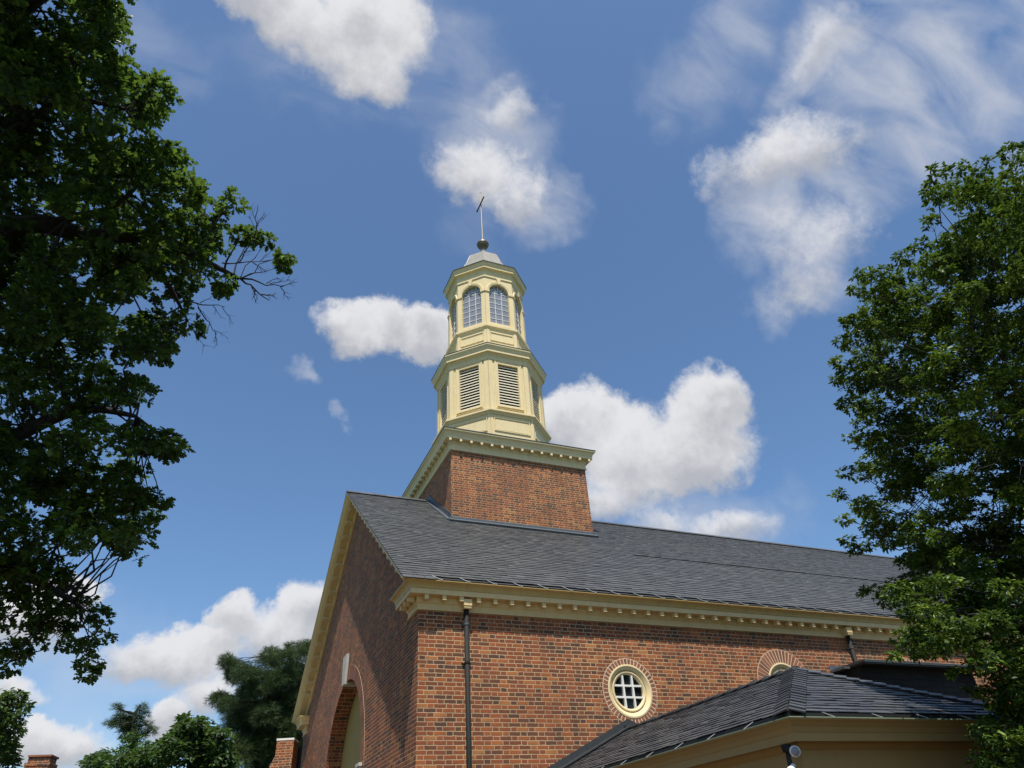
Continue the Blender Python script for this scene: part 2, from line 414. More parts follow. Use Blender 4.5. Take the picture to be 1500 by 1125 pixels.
def arch_outline(hw, v0, spring, n=20, rise=None):
    """closed outline, clockwise so that offset_path's right-hand side is outward ... counter-clockwise walk"""
    rise = rise or hw
    pts = [(-hw, v0), (hw, v0)]
    return pts + [(hw * math.cos(PI * k / n), spring + rise * math.sin(PI * k / n)) for k in range(n + 1)]
def circle_outline(r, n=48, c=(0, 0)): return [(c[0] + r * math.cos(2 * PI * k / n), c[1] + r * math.sin(2 * PI * k / n)) for k in range(n)]
def copies(src, places, parent):
    for p in places:
        o = src.copy(); COL.objects.link(o); o.parent = parent; o.location = p

def slates(mb, O, U, V, ulen_fn, vlen, width, exposure, thick=.011, seam=None, seed=1):
    """individual slates on a roof plane: O = eave start, U along the eave, V up the slope"""
    r = random.Random(seed); O = Vector(O); U = Vector(U).normalized(); V = Vector(V).normalized(); N = U.cross(V)
    rows = int(vlen / exposure) + 1
    vq = 0.
    for i in range(rows + 6):
        v0 = vq; vq += exposure * r.uniform(.86, 1.14); v1 = min(v0 + exposure * 1.45, vlen)
        if v0 > vlen - .02: break
        a0, b0 = ulen_fn(min(v0, vlen)); a1, b1 = ulen_fn(v1)
        u = a0 - r.random() * width; lift = .0
        seam_row = seam and i == seam
        while u < b0:
            w = width * (.7 + .6 * r.random()); e = u + w
            p0, p1 = max(u + .002, a0), min(e - .002, b0)
            q0, q1 = max(p0, a1), min(p1, b1)
            u = e
            if p1 - p0 < .02: continue
            if q1 < q0: q0 = q1 = min(max((p0 + p1) / 2, a1), b1)
            lift = .02 if seam_row and p0 > 7.5 else 0.
            dv = r.uniform(-.012, .012); t0 = thick * 2.3 + lift + r.uniform(-.003, .004); t1 = t0 + r.uniform(-.004, .004)
            vb = max(v0 + dv, -.03)
            P = lambda uu, vv, nn: O + U * uu + V * vv + N * nn
            vs = [P(p0, vb, t0), P(p1, vb, t1), P(q1, v1, thick * .6), P(q0, v1, thick * .6), P(p0, vb, t0 - thick - lift), P(p1, vb, t1 - thick - lift), P(q1, v1, 0), P(q0, v1, 0)]
            mb.add(vs, [(0, 1, 2, 3), (0, 4, 5, 1), (0, 3, 7, 4), (1, 5, 6, 2)])

# ------------------------------------------------------------------ ground
g = MB(); g.add([(-600, -600, 0), (600, -600, 0), (600, 600, 0), (-600, 600, 0)], [(0, 1, 2, 3)])
o = g.build('ground', MT['lawn']); o['kind'] = 'structure'

def make_paving():
    m, t, b = material('paving'); g = t.new('ShaderNodeNewGeometry'); p = g.outputs['Position']
    n = t.noise(p, 1.5, 8, .65); br = t.new('ShaderNodeTexBrick'); t.l.new(p, br.inputs['Vector']); br.inputs['Scale'].default_value = 2.
    br.inputs['Color1'].default_value = (.105, .070, .045, 1); br.inputs['Color2'].default_value = (.085, .058, .037, 1); br.inputs['Mortar'].default_value = (.12, .095, .07, 1)
    t.l.new(t.mix(t.M('MULTIPLY', n, .4), br.outputs[0], (.07, .05, .034)), b.inputs['Base Color']); b.inputs['Roughness'].default_value = .9
    return m
g = MB(); g.add([(-14, -26, .004), (34, -26, .004), (34, 24, .004), (-14, 24, .004)], [(0, 1, 2, 3)])
o = g.build('bounce_pavement', make_paving()); o['kind'] = 'structure'  # unseen ground sheet added to bounce warm light onto eaves and gable
g = MB(); g.add([(1.2, -14, .008), (26, -14, .008), (26, -.02, .008), (1.2, -.02, .008)], [(0, 1, 2, 3)])
o = g.build('bounce_cut_sheet', make_flat('bounce cutting brown', (.055, .036, .022), .95, .3, 12, .1, .4)); o['kind'] = 'structure'  # unseen dark sheet added to cut ground bounce onto the porch
# ------------------------------------------------------------------ church
W = 14.478; YR = W / 2; LEN = 32.
SLOPE = .7191; HE = .5165; OE = .3727; OG = .43; HR = HE + SLOPE * (YR + OE)
roofz = lambda y: Z0 + HE + SLOPE * (min(y, W - y) + OE)
UPV = Vector((0, 1, SLOPE)).normalized()
church = thing('church', 'red brick church with slate roof, cream cornices and octagonal steeple topped by a cross', 'church')

# walls ---------------------------------------------------------------
SIDE = Frame((0, 0, Z0), (1, 0, 0), (0, 0, 1))                # side wall, normal -y
GAB = Frame((0, W, Z0), (0, -1, 0), (0, 0, 1))                # gable wall, u runs from far corner to near corner, normal -x
RW = (4.545, -1.38); AWX = (8.73, 13.15); AWS = -1.17
wb = MB(); TOPW = .45
xs = [0, 3.2, 6.3, 11.2, 15.2, LEN]
wb.add([SIDE(0, -Z0), SIDE(3.2, -Z0), SIDE(3.2, TOPW), SIDE(0, TOPW)], [(0, 1, 2, 3)])
plate(wb, SIDE, [(3.2, -Z0), (6.3, -Z0), (6.3, TOPW), (3.2, TOPW)], circle_outline(.52, 48, RW), RW, .3)
for k, xw in enumerate(AWX):
    a, b_ = (6.3, 11.2) if k == 0 else (11.2, 15.2)
    plate(wb, SIDE, [(a, -Z0), (b_, -Z0), (b_, TOPW), (a, TOPW)], [(u + xw, v) for u, v in arch_outline(.5, -4.2, AWS)], (xw, AWS), .3)
wb.add([SIDE(15.2, -Z0), SIDE(LEN, -Z0), SIDE(LEN, TOPW), SIDE(15.2, TOPW)], [(0, 1, 2, 3)])
gz = lambda u: HE + SLOPE * (min(u, W - u) + OE) - .1
AY, AR, AS = W - 7.0, 2.36, -2.15                             # arch centre in gable u, radius, springing
gout = [(0, -Z0), (W, -Z0), (W, gz(W)), (W / 2, gz(W / 2)), (0, gz(0))]
ghole = [(u + AY, v) for u, v in arch_outline(AR, -Z0 + .02, AS, 32)]
gb = MB(); plate(gb, GAB, gout, ghole, (AY, AS), .42)
wb.add([(0, W, 0), (LEN, W, 0), (LEN, W, Z0 + TOPW), (0, W, Z0 + TOPW)], [(0, 1, 2, 3)])
wb.add([(LEN, 0, 0), (LEN, W, 0), (LEN, W, Z0 + gz(0)), (LEN, YR, Z0 + gz(YR)), (LEN, 0, Z0 + gz(0))], [(0, 1, 2, 3, 4)])
wb.build('brick_wall', MT['brick'], church, fix=False)
gb.build('gable_wall', MT['gablebrick'], church, fix=False)

# great arch in the gable
p = MB(); p.add([GAB(AY - AR - .1, -Z0 + .02, -.42), GAB(AY + AR + .1, -Z0 + .02, -.42), GAB(AY + AR + .1, AS + AR + .2, -.42), GAB(AY - AR - .1, AS + AR + .2, -.42)], [(0, 1, 2, 3)])
rec = p.build('arch_recess', MT['ochrewall'], church)
def ring_bricks(mb, fr, c, r0, r1, a0, a1, w, n0, n1, joint=.010):
    n = max(3, int(abs(a1 - a0) * (r0 + r1) / 2 / w)); c = Vector(c)
    for k in range(n):
        s0 = a0 + (a1 - a0) * k / n; s1 = a0 + (a1 - a0) * (k + 1) / n; j = joint / 2
        def pt(r, s, d, n_): return fr(c.x + r * math.cos(s) - d * math.sin(s), c.y + r * math.sin(s) + d * math.cos(s), n_)
        pj = rnd.uniform(-.001, .002)
        vs = [pt(r, s, d, nn) for nn in (n0, n1 + pj) for r, s, d in ((r0, s0, j), (r1, s0, j), (r1, s1, -j), (r0, s1, -j))]
        mb.add(vs, [(4, 5, 6, 7), (0, 1, 5, 4), (1, 2, 6, 5), (2, 3, 7, 6), (3, 0, 4, 7)])
def ring_mortar(mb, fr, c, r0, r1, a0, a1, nn, n=48):
    c = Vector(c); rows = []
    for k in range(n + 1):
        s = a0 + (a1 - a0) * k / n
        rows.append([fr(c.x + r0 * math.cos(s), c.y + r0 * math.sin(s), -.05), fr(c.x + r0 * math.cos(s), c.y + r0 * math.sin(s), nn), fr(c.x + r1 * math.cos(s), c.y + r1 * math.sin(s), nn), fr(c.x + r1 * math.cos(s), c.y + r1 * math.sin(s), -.05)])
    mb.grid(rows)
q = MB(); ring_mortar(q, GAB, (AY, AS), AR + .002, AR + .353, 0, PI, .003); q.cur = 1; ring_bricks(q, GAB, (AY, AS), AR + .001, AR + .35, 0, PI, .085, -.02, .006)
q.build('arch_ring', [MT['mortar'], MT['voussoir']], church)
q = MB(); kz = AS + AR
vs = [GAB(W - YR + du, v, n) for n in (-.3, .07) for du, v in ((-.17, kz - .06), (.17, kz - .06), (.26, kz + .72), (-.26, kz + .72))]
q.add(vs, [(0, 1, 2, 3), (4, 5, 6, 7), (0, 1, 5, 4), (1, 2, 6, 5), (2, 3, 7, 6), (3, 0, 4, 7)])
q.build('keystone', MT['stone'], church)
for sgn in (-1, 1):
    q = MB(); u = AY + sgn * (AR + .02)
    GAB.box(q, u - .17, u + .17, AS - .22, AS, -.4, .05); GAB.box(q, u - .19, u + .19, AS, AS + .07, -.4, .08)
    q.build('impost_block', MT['stone'], church)

# roof ------------------------------------------------------------------
slopelen = (YR + .26) * math.sqrt(1 + SLOPE ** 2)
rb = MB()
O = Vector((-OG, -.205, roofz(-.205) - .03))
TX, TH = 4.6826, 2.37                                       # tower centre and half width
slates(rb, O, (1, 0, 0), UPV, lambda v: (0, LEN + OG + .4), slopelen, .23, .165, seam=24)
for k in range(3): rb.box((-OG + .11 + .225 * k, -.31, roofz(-.31) - .014), (.108, 0, 0), UPV * .085, Vector((0, -SLOPE, 1)).normalized() * .008)
rb.build('slate_roof', MT['slate'], church, fix=False)
roof = bpy.data.objects['slate_roof']
rd = MB()
rd.add([(-OG, -.26, roofz(-.26) - .04), (LEN + .4, -.26, roofz(-.26) - .04), (LEN + .4, YR, roofz(YR) - .04), (-OG, YR, roofz(YR) - .04), (-OG, W + .26, roofz(-.26) - .02), (LEN + .4, W + .26, roofz(-.26) - .02), (LEN + .4, YR, roofz(YR) - .0), (-OG, YR, roofz(YR) - .0)], [(0, 1, 2, 3), (7, 6, 5, 4)])
rd.build('roof_deck', MT['darkslate'], roof, fix=False)
rc = MB()
xx = -OG
while xx < LEN:
    l = .42; rc.box((xx + l / 2, YR - .09, roofz(YR) - .035), (l / 2 - .003, 0, 0), UPV * .12, Vector((0, -SLOPE, 1)).normalized() * .012)
    rc.box((xx + l / 2, YR + .09, roofz(YR) - .035), (l / 2 - .003, 0, 0), Vector((0, 1, -SLOPE)).normalized() * .12, Vector((0, SLOPE, 1)).normalized() * .012); xx += l
rc.build('ridge_cap', MT['slate'], roof)

# eave cornice and gutter --------------------------------------------------
EPROF = [(-.05, 0), (.045, 0), (.045, .022), (.028, .034), (.028, .125), (.05, .14), (.062, .165), (.062, .262), (.222, .262), (.222, .252), (.236, .252), (.236, .352), (.05, .352)]
GPROF = [(.238, .354), (.248, .362), (.257, .40), (.285, .445), (.328, .472), (.346, .485), (.348, .504), (.341, .504), (.336, .478), (.28, .44), (.24, .40), (.22, .37)]
RET = .68
npath = [(.25, RET), (0, RET), (0, 0), (LEN + .2, 0)]
c = MB(); molding(c, npath, EPROF, False, Z0); 
ec = c.build('eave_cornice', MT['eavepaint'], church)
gu = MB(); molding(gu, npath, GPROF, False, Z0)
xx = .35
while xx < LEN:
    for (o1, z1, o2, z2) in ((.252, .365, .290, .447), (.290, .447, .350, .486)):
        gu.add([(xx - .006, -o1 - .004, Z0 + z1), (xx + .006, -o1 - .004, Z0 + z1), (xx + .006, -o2 - .004, Z0 + z2), (xx - .006, -o2 - .004, Z0 + z2)], [(0, 1, 2, 3)])
    xx += rnd.choice((.58, 1.16, .58, 1.74))
gutter = gu.build('gutter', MT['gutterpaint'], church)
b_ = MB(); b_.add([(-.2, -.338, Z0 + .490), (LEN, -.338, Z0 + .490), (LEN, -.05, Z0 + .47), (-.2, -.05, Z0 + .47)], [(0, 1, 2, 3)]); b_.abox(-.2, LEN, -.19, -.16, Z0 + .472, Z0 + .585)
molding(b_, npath, [(.330, .495), (.3495, .5035), (.3495, .508), (.33, .508)], False, Z0)  # black bead added to hide the sunlit line along the lip
b_.build('gutter_liner', MT['black'], gutter)
far = MB(); fpath = [(LEN + .2, W), (0, W), (0, W - RET), (.25, W - RET)]
molding(far, fpath, EPROF, False, Z0); molding(far, fpath, GPROF, False, Z0)
fc = far.build('eave_cornice', MT['eavepaint'], church)
# lid over each return
for y0, y1 in ((-.335, RET + .335), (W - RET - .335, W + .335)):
    q = MB(); q.abox(-.335, .0, y0, y1, Z0 + .497, Z0 + .505); q.build('return_lid', MT['lead'], ec if y0 < 1 else fc)
# modillions of the near eave
q = MB(); q.box((0, 0, 0), (.04, 0, 0), (0, .065, 0), (0, 0, .041)); q.box((0, .0, .05), (.045, 0, 0), (0, .068, 0), (0, 0, .012))
mod = q.build('modillion', MT['eavepaint'], ec); mod.location = (.10, -.150, Z0 + .2)
copies(mod, [(.10 + .362 * k, -.150, Z0 + .2) for k in range(1, 37) if abs(.10 + .362 * k - .956) > .1 and abs(.10 + .362 * k - 11.01) > .1], ec)
for y in (.06, .34, .62):
    m2 = mod.copy(); COL.objects.link(m2); m2.parent = ec; m2.location = (-.150, y, Z0 + .2); m2.rotation_euler = (0, 0, PI / 2)
q = MB(); STRAPD = Vector((.13, -.155, -.125))
q.box((0, 0, 0), (.016, 0, 0), STRAPD * .5, STRAPD.cross(Vector((1, 0, 0))).normalized() * .005); q.box((.062, -.078, -.058), (.022, 0, 0), (0, .02, 0), (0, 0, .014))
st = q.build('gutter_strap', MT['strap'], gutter); st.location = (.28, -.268, Z0 + .572); st.rotation_euler = (0, 0, .2)
copies(st, [(.28 + .578 * k, -.268, Z0 + .572) for k in range(1, 34)], gutter)

# downspouts ---------------------------------------------------------------
for xp, zt in ((.956, .09), (11.01, .09)):
    q = MB(); q.tube([(xp, -.085, Z0 + zt), (xp, -.085, .1)], .05, 12)
    ds = q.build('downspout', MT['darkmetal'], church, True)
    q = MB(); q.abox(xp - .085, xp + .085, -.20, -.03, Z0 + .09, Z0 + .215); q.abox(xp - .075, xp + .075, -.185, -.032, Z0 + .035, Z0 + .09); q.abox(xp - .08, xp + .08, -.19, -.03, Z0 + .05, Z0 + .062)
    q.build('conductor_box', MT['eavepaint'], ds)
    for zc in (-.25, -.98, -2.9):
        q = MB(); q.tube([(xp, -.085, Z0 + zc - .02), (xp, -.085, Z0 + zc + .02)], .057, 12); q.abox(xp - .09, xp + .09, -.04, -.002, Z0 + zc - .012, Z0 + zc + .012)
        q.build('pipe_collar', MT['lead'] if zc > -.5 else MT['darkmetal'], ds)

# rake cornices ------------------------------------------------------------
RPROF = [(0, .0), (.40, .0), (.425, .0), (.425, .035), (.40, .05), (.36, .10), (.32, .13), (.30, .14), (.27, .145), (.27, .215), (.255, .215), (.255, .205), (.06, .205), (.06, .29), (.03, .31), (.03, .37), (.045, .375), (.045, .395), (0, .395)]
def rake(y0, ya, sgn):
    """cornice on the gable from eave point y0 up to the ridge; offsets measured down, square to the slope"""
    up = Vector((0, sgn, SLOPE)).normalized(); dn = Vector((0, sgn * SLOPE, -1)).normalized()
    rows = []
    for e in (0, 1):
        row = []
        for o_, d_ in RPROF:
            base = Vector((0, YR, roofz(YR) - .045)) if e else Vector((0, y0, roofz(y0 if sgn > 0 else W - y0) - .045))
            p_ = base + dn * d_
            p_ = p_ - up * ((p_.y - base.y) / up.y) if e else p_ + up * ((Z0 + .508 - p_.z) / up.z)   # plumb at the ridge, level on the eave return
            row.append(p_ + Vector((-o_, 0, 0)))
        rows.append(row)
    mb = MB(); mb.grid(rows, caps=True); rk = mb.build('rake_cornice', MT['eavepaint'], church)
    q = MB(); q.box((0, 0, 0), (.10, 0, 0), up * .075, dn * .05)
    md = q.build('modillion', MT['eavepaint'], rk)
    L = (YR - .3) / up.y * sgn if sgn > 0 else (YR - .3) / abs(up.y)
    base = Vector((-.145, YR, roofz(YR) - .045)) + dn * (.207 + .05)
    n = 15; ps = [base - up * (.42 + .53 * k) for k in range(n)]
    md.location = ps[0]; copies(md, ps[1:], rk)
    return rk
rake(-.30, YR, 1); rake(W + .30, YR, -1)

# round window ---------------------------------------------------------------
def muntin_bars(mb, fr, bars, w, n0, n1):
    for (a, b) in bars:
        a = Vector(a); b = Vector(b); d = (b - a).normalized(); m_ = Vector((-d.y, d.x)) * w / 2
        vs = [fr(p.x, p.y, n) for n in (n0, n1) for p in (a - m_, a + m_, b + m_, b - m_)]
        mb.add(vs, [(0, 1, 2, 3), (4, 5, 6, 7), (0, 1, 5, 4), (1, 2, 6, 5), (2, 3, 7, 6), (3, 0, 4, 7)])
RF = Frame(SIDE(*RW), (1, 0, 0), (0, 0, 1))
q = MB(); sweep_outline(q, RF, circle_outline(.52, 64), [(.002, -.1), (.002, .012), (-.03, .016), (-.05, .004), (-.10, -.03), (-.115, -.06), (-.125, -.062), (-.13, -.03), (-.15, -.028), (-.17, -.04), (-.185, -.06), (-.185, -.12)])
rwin = q.build('round_window', MT['paint'], church, fix=True)
q = MB(); q.add([RF(u, v, -.1) for u, v in circle_outline(.36, 48)], [tuple(range(48))]); q.build('window_pane', MT['darkglass'], rwin)
hh = math.sqrt(.34 ** 2 - .112 ** 2)
q = MB(); muntin_bars(q, RF, [((s_ * .112, -hh), (s_ * .112, hh)) for s_ in (-1, 1)], .036, -.098, -.045); muntin_bars(q, RF, [((-hh, s_ * .112), (hh, s_ * .112)) for s_ in (-1, 1)], .036, -.097, -.048)
q.build('muntin', MT['white'], rwin)
q = MB(); ring_mortar(q, RF, (0, 0), .52, .645, 0, 2 * PI, .003, 64); q.cur = 1; ring_bricks(q, RF, (0, 0), .522, .632, 0, 2 * PI, .080, -.01, .006, .022)
q.build('brick_ring', [MT['mortar'], MT['voussoir']], rwin)
# arched windows
for xw in AWX:
    fr = Frame(SIDE(xw, 0), (1, 0, 0), (0, 0, 1)); ol = arch_outline(.5, -4.2, AWS, 24)
    q = MB(); sweep_outline(q, fr, ol, [(.002, -.1), (.002, .012), (-.03, .016), (-.05, .004), (-.09, -.03), (-.10, -.06), (-.12, -.03), (-.16, -.035), (-.175, -.06), (-.175, -.12)])
    aw = q.build('arched_window', MT['paint'], church)
    q = MB(); q.add([fr(u, v, -.1) for u, v in arch_outline(.34, -4.1, AWS, 24)], [tuple(range(27))]); q.build('window_pane', MT['darkglass'], aw)
    q = MB(); muntin_bars(q, fr, [((s_ * .11, -4.1), (s_ * .11, AWS + .3)) for s_ in (-1, 1)] + [((-.34, v), (.34, v)) for v in (AWS, AWS - .5, AWS - 1, AWS - 1.5, AWS - 2, AWS - 2.5)], .03, -.098, -.05); q.build('muntin', MT['white'], aw)
    q = MB(); ring_mortar(q, fr, (0, AWS), .5, .80, 0, PI, .003, 48); q.cur = 1; ring_bricks(q, fr, (0, AWS), .502, .79, 0, PI, .082, -.01, .006, .022)
    q.build('brick_ring', [MT['mortar'], MT['voussoir']], aw)
    q = MB(); fr.box(q, -.65, .65, -4.35, -4.2, -.1, .08); q.build('window_sill', MT['stone'], aw)

# tower base -------------------------------------------------------------------
tb = MB(); zb = Z0 + 2.; zt = Z0 + 6.80
x0, x1, y0, y1 = TX - TH, TX + TH, YR - TH, YR + TH
sq = [(x0, y0), (x1, y0), (x1, y1), (x0, y1)]
tb.add([(x, y, z) for z in (zb, zt) for x, y in sq], [(0, 1, 5, 4), (1, 2, 6, 5), (2, 3, 7, 6), (3, 0, 4, 7), (4, 5, 6, 7)])
tbase = tb.build('tower_base', MT['brick'], church)
fl = MB(); zr = roofz(y0)
fl.box((TX, y0 - .012, zr + .05), (TH + .05, 0, 0), (0, .010, 0), (0, 0, .07)); fl.box((TX, y0 - .07, zr - .022), (TH + .10, 0, 0), UPV * .08, Vector((0, -SLOPE, 1)).normalized() * .03)
yy = y0
for sx in (x0 - .012, x1 + .012):
    yy = y0 - .05
    while yy < YR - .1:
        fl.box((sx, yy + .13, roofz(yy + .13) + .09), (.010, 0, 0), UPV * .15, (0, 0, .13)); yy += .22
    fl.box((sx - .06 * (1 if sx < TX else -1), YR - TH / 2, roofz(YR - TH / 2) - .0), (.07, 0, 0), UPV * (TH / 2 / UPV.y), Vector((0, -SLOPE, 1)).normalized() * .03)
fl.build('tower_flashing', MT['lead'], tbase)
TPROF = [(-.05, 0), (.045, 0), (.045, .028), (.03, .04), (.03, .20), (.055, .225), (.07, .25), (.07, .335), (.200, .335), (.200, .325), (.215, .325), (.215, .415), (.225, .425), (.235, .465), (.265, .525), (.305, .55), (.315, .565), (.315, .607), (.26, .63), (-.3, .70)]
q = MB(); molding(q, sq, TPROF, True, Z0 + 6.66)
tc_ = q.build('tower_cornice', MT['paint'], church)
q = MB(); q.box((0, 0, 0), (.038, 0, 0), (0, .058, 0), (0, 0, .040))
tm = q.build('modillion', MT['paint'], tc_); zM = Z0 + 6.66 + .283; n = 14
ps = [(x0 - .09 + (2 * TH + .18) * k / n, y0 - .155, zM) for k in range(n + 1)]
tm.location = ps[0]; copies(tm, ps[1:], tc_)
for k in range(1, n + 1):
    m2 = tm.copy(); COL.objects.link(m2); m2.parent = tc_; m2.location = (x0 - .155, y0 - .09 + (2 * TH + .18) * k / n, zM); m2.rotation_euler = (0, 0, PI / 2)
q = MB(); q.add([(x0 - .31, y0 - .31, Z0 + 7.26), (x1 + .31, y0 - .31, Z0 + 7.26), (x1 + .31, y1 + .31, Z0 + 7.26), (x0 - .31, y1 + .31, Z0 + 7.26)] + [(TX + sx * .6, YR + sy * .6, Z0 + 7.75) for sx, sy in ((-1, -1), (1, -1), (1, 1), (-1, 1))], [(0, 1, 5, 4), (1, 2, 6, 5), (2, 3, 7, 6), (3, 0, 4, 7)])
q.build('tower_deck', MT['lead'], tc_)
q = MB(); molding(q, sq, [(.31, .608), (.33, .610), (.33, .632), (.0, .70)], True, Z0 + 6.66); q.build('cornice_flashing', MT['darklead'], tc_)

# octagon stages -------------------------------------------------------------------
C8 = math.cos(PI / 8); S8 = math.sin(PI / 8)
def octo(R): return [(TX + R * math.cos(-PI / 2 + PI / 8 + PI / 4 * k), YR + R * math.sin(-PI / 2 + PI / 8 + PI / 4 * k)) for k in range(8)]
def oface(R, k):
    """face k of an octagon: u = 0 at the middle, v = height"""
    a = -PI / 2 + PI / 4 * k; N = Vector((math.cos(a), math.sin(a), 0)); U = Vector((-math.sin(a), math.cos(a), 0))
    return Frame(Vector((TX, YR, Z0)) + N * (R * C8), U, (0, 0, 1))
def face_rect(mb, fr, u0, u1, v0, v1, w, n):
    """a proud moulded picture frame on a face"""
    sweep_outline(mb, fr, [(u0, v0), (u1, v0), (u1, v1), (u0, v1)], [(w, 0.0), (w, n), (w * .5, n * 1.15), (0, n * .6), (0, 0.0)])

# pedestal
RP = 2.07
q = MB(); molding(q, octo(RP), [(0, 7.0), (0, 8.60), (.03, 8.61), (.045, 8.65), (.10, 8.69), (.125, 8.70), (.125, 8.765), (.0, 8.80), (-.3, 8.84)], True, Z0)
for k in range(8):
    f_ = oface(RP, k); hs = RP * S8
    face_rect(q, f_, -.63, .63, 7.98, 8.45, .035, .028)
    f_.box(q, -.60, .60, 8.01, 8.42, .0, .008)
    for s_ in (-1, 1): f_.box(q, s_ * hs - .09 if s_ > 0 else -hs, hs if s_ > 0 else -hs + .09, 7.0, 8.6, .0, .022)
q.build('belfry_pedestal', MT['paint'], church)
# belfry
RB = 2.0
q = MB(); louv = []
for k in range(8):
    f_ = oface(RB, k); hs = RB * S8
    plate(q, f_, [(-hs, 8.78), (hs, 8.78), (hs, 11.1), (-hs, 11.1)], [(-.395, 9.06), (.395, 9.06), (.395, 10.87), (-.395, 10.87)], (0, 9.96), .16)
    sweep_outline(q, f_, [(-.395, 9.06), (.395, 9.06), (.395, 10.87), (-.395, 10.87)], [(.13, 0), (.13, .03), (.09, .034), (.08, .022), (.0, .018), (0, 0)])
    f_.box(q, -.50, .50, 8.99, 9.05, 0, .06)
    for s_ in (-1, 1): f_.box(q, hs - .15 if s_ > 0 else -hs, hs if s_ > 0 else -hs + .15, 8.8, 11.02, 0, .03)
    face_rect(q, f_, -.575, .575, 8.90, 10.99, .012, .012)
CP = [(-.02, 11.0), (.045, 11.0), (.045, 11.03), (.03, 11.04), (.03, 11.16), (.05, 11.20), (.09, 11.25), (.10, 11.27), (.165, 11.275), (.165, 11.36), (.175, 11.375), (.19, 11.43), (.225, 11.50), (.24, 11.52), (.24, 11.575), (.0, 11.72), (-.5, 11.95)]
molding(q, octo(RB), CP, True, Z0)
bel = q.build('belfry', MT['paint'], church)
q = MB(); molding(q, octo(RB), [(.235, 11.576), (.252, 11.578), (.252, 11.60), (.0, 11.745)], True, Z0); q.build('cornice_flashing', MT['darklead'], bel)
for k in range(8):
    f_ = oface(RB, k); q = MB(); n = 15
    for i in range(n):
        v = 9.10 + (10.87 - 9.10) * (i + .25) / n
        ce = f_(0, v + .01, -.06)
        q.box(ce, f_.U * .394, f_.N * .014 + Vector((0, 0, -.013)), Vector((0, 0, .020)))
    q.build('louver', MT['slat'], bel)
    q = MB(); q.add([f_(-.42, 9.0, -.155), f_(.42, 9.0, -.155), f_(.42, 10.9, -.155), f_(-.42, 10.9, -.155)], [(0, 1, 2, 3)]); q.build('louver_backing', MT['dark'], bel)  # near-black sheet stands in for the shade inside the belfry
# lantern
RG = 1.60; RL = 1.56
q = MB(); molding(q, octo(RG), [(0, 11.6), (0, 12.80), (.02, 12.82), (.035, 12.86), (.06, 12.885), (.075, 12.89), (.075, 12.99), (.0, 13.01), (-.4, 13.03)], True, Z0)
for k in range(8):
    f_ = oface(RG, k); hs = RG * S8
    face_rect(q, f_, -.45, .45, 12.27, 12.62, .03, .024)
    for s_ in (-1, 1): f_.box(q, hs - .11 if s_ > 0 else -hs, hs if s_ > 0 else -hs + .11, 11.7, 12.81, 0, .02)
q.build('lantern_pedestal', MT['paint'], church)
q = MB(); HWL, SIL, SPR = .415, 13.2, 14.83
for k in range(8):
    f_ = oface(RL, k); hs = RL * S8; ol = arch_outline(HWL, SIL, SPR, 20)
    plate(q, f_, [(-hs, 13.0), (hs, 13.0), (hs, 16.0), (-hs, 16.0)], ol, (0, SPR), .12)
    arc = [(HWL * math.cos(PI * j / 20), SPR + HWL * math.sin(PI * j / 20)) for j in range(21)]
    sweep_outline(q, f_, arc, [(.0, 0), (.0, .03), (.06, .045), (.10, .05), (.115, .03), (.115, 0)], closed=False)
    for s_ in (-1, 1):
        a, b_ = (HWL + .012, hs) if s_ > 0 else (-hs, -HWL - .012)
        f_.box(q, a, b_, 13.0, SPR - .10, 0, .025)
        f_.box(q, a - .015, b_ + .015, SPR - .08, SPR - .01, 0, .06); f_.box(q, a, b_, SPR - .115, SPR - .08, 0, .04)
    vs = [f_(du, v, n_) for n_ in (0, .085) for du, v in ((-.05, SPR + HWL - .01), (.05, SPR + HWL - .01), (.08, SPR + HWL + .28), (-.08, SPR + HWL + .28))]
    q.add(vs, [(4, 5, 6, 7), (0, 1, 5, 4), (1, 2, 6, 5), (2, 3, 7, 6), (3, 0, 4, 7)])
LP = [(-.02, 15.54), (.02, 15.54), (.035, 15.57), (.035, 15.60), (.012, 15.61), (.012, 15.86), (.03, 15.90), (.06, 15.95), (.13, 15.97), (.14, 15.975), (.14, 16.06), (.155, 16.08), (.175, 16.15), (.205, 16.20), (.21, 16.22)]
molding(q, octo(RL), LP, True, Z0)
lan = q.build('lantern', MT['paint'], church)
q = MB(); molding(q, octo(RL), [(.205, 16.22), (.222, 16.222), (.222, 16.275), (.10, 16.33), (-.3, 16.55)], True, Z0); q.build('lantern_roof_edge', MT['black'], lan)
for k in range(8):
    f_ = oface(RL, k); q = MB()
    q.add([f_(u, v, -.10) for u, v in arch_outline(HWL + .01, SIL - .01, SPR, 20)], [tuple(range(23))]); lw = q.build('lantern_window', MT['lanternglass'], lan)
# muntins belong to the lantern as one glazing frame per window
for k in range(8):
    f_ = oface(RL, k); q = MB(); bars = []
    for s_ in (-1, 1): bars.append(((s_ * .14, SIL), (s_ * .14, SPR)))
    for i in range(0, 7): bars.append(((-HWL, SIL + .02 + (SPR - SIL - .02) * i / 6), (HWL, SIL + .02 + (SPR - SIL - .02) * i / 6)))
    ri = .15
    for j in range(8): bars.append(((ri * math.cos(PI * j / 8), SPR + ri * math.sin(PI * j / 8)), (ri * math.cos(PI * (j + 1) / 8), SPR + ri * math.sin(PI * (j + 1) / 8))))
    for a in (30, 60, 90, 120, 150):
        a = math.radians(a); bars.append(((ri * math.cos(a), SPR + ri * math.sin(a)), (HWL * math.cos(a), SPR + HWL * math.sin(a))))
    muntin_bars(q, f_, bars, .019, -.099, -.085)
    arc = [(HWL * math.cos(PI * j / 20), SPR + HWL * math.sin(PI * j / 20)) for j in range(21)]
    q.build('glazing_bars', MT['white'], lan)
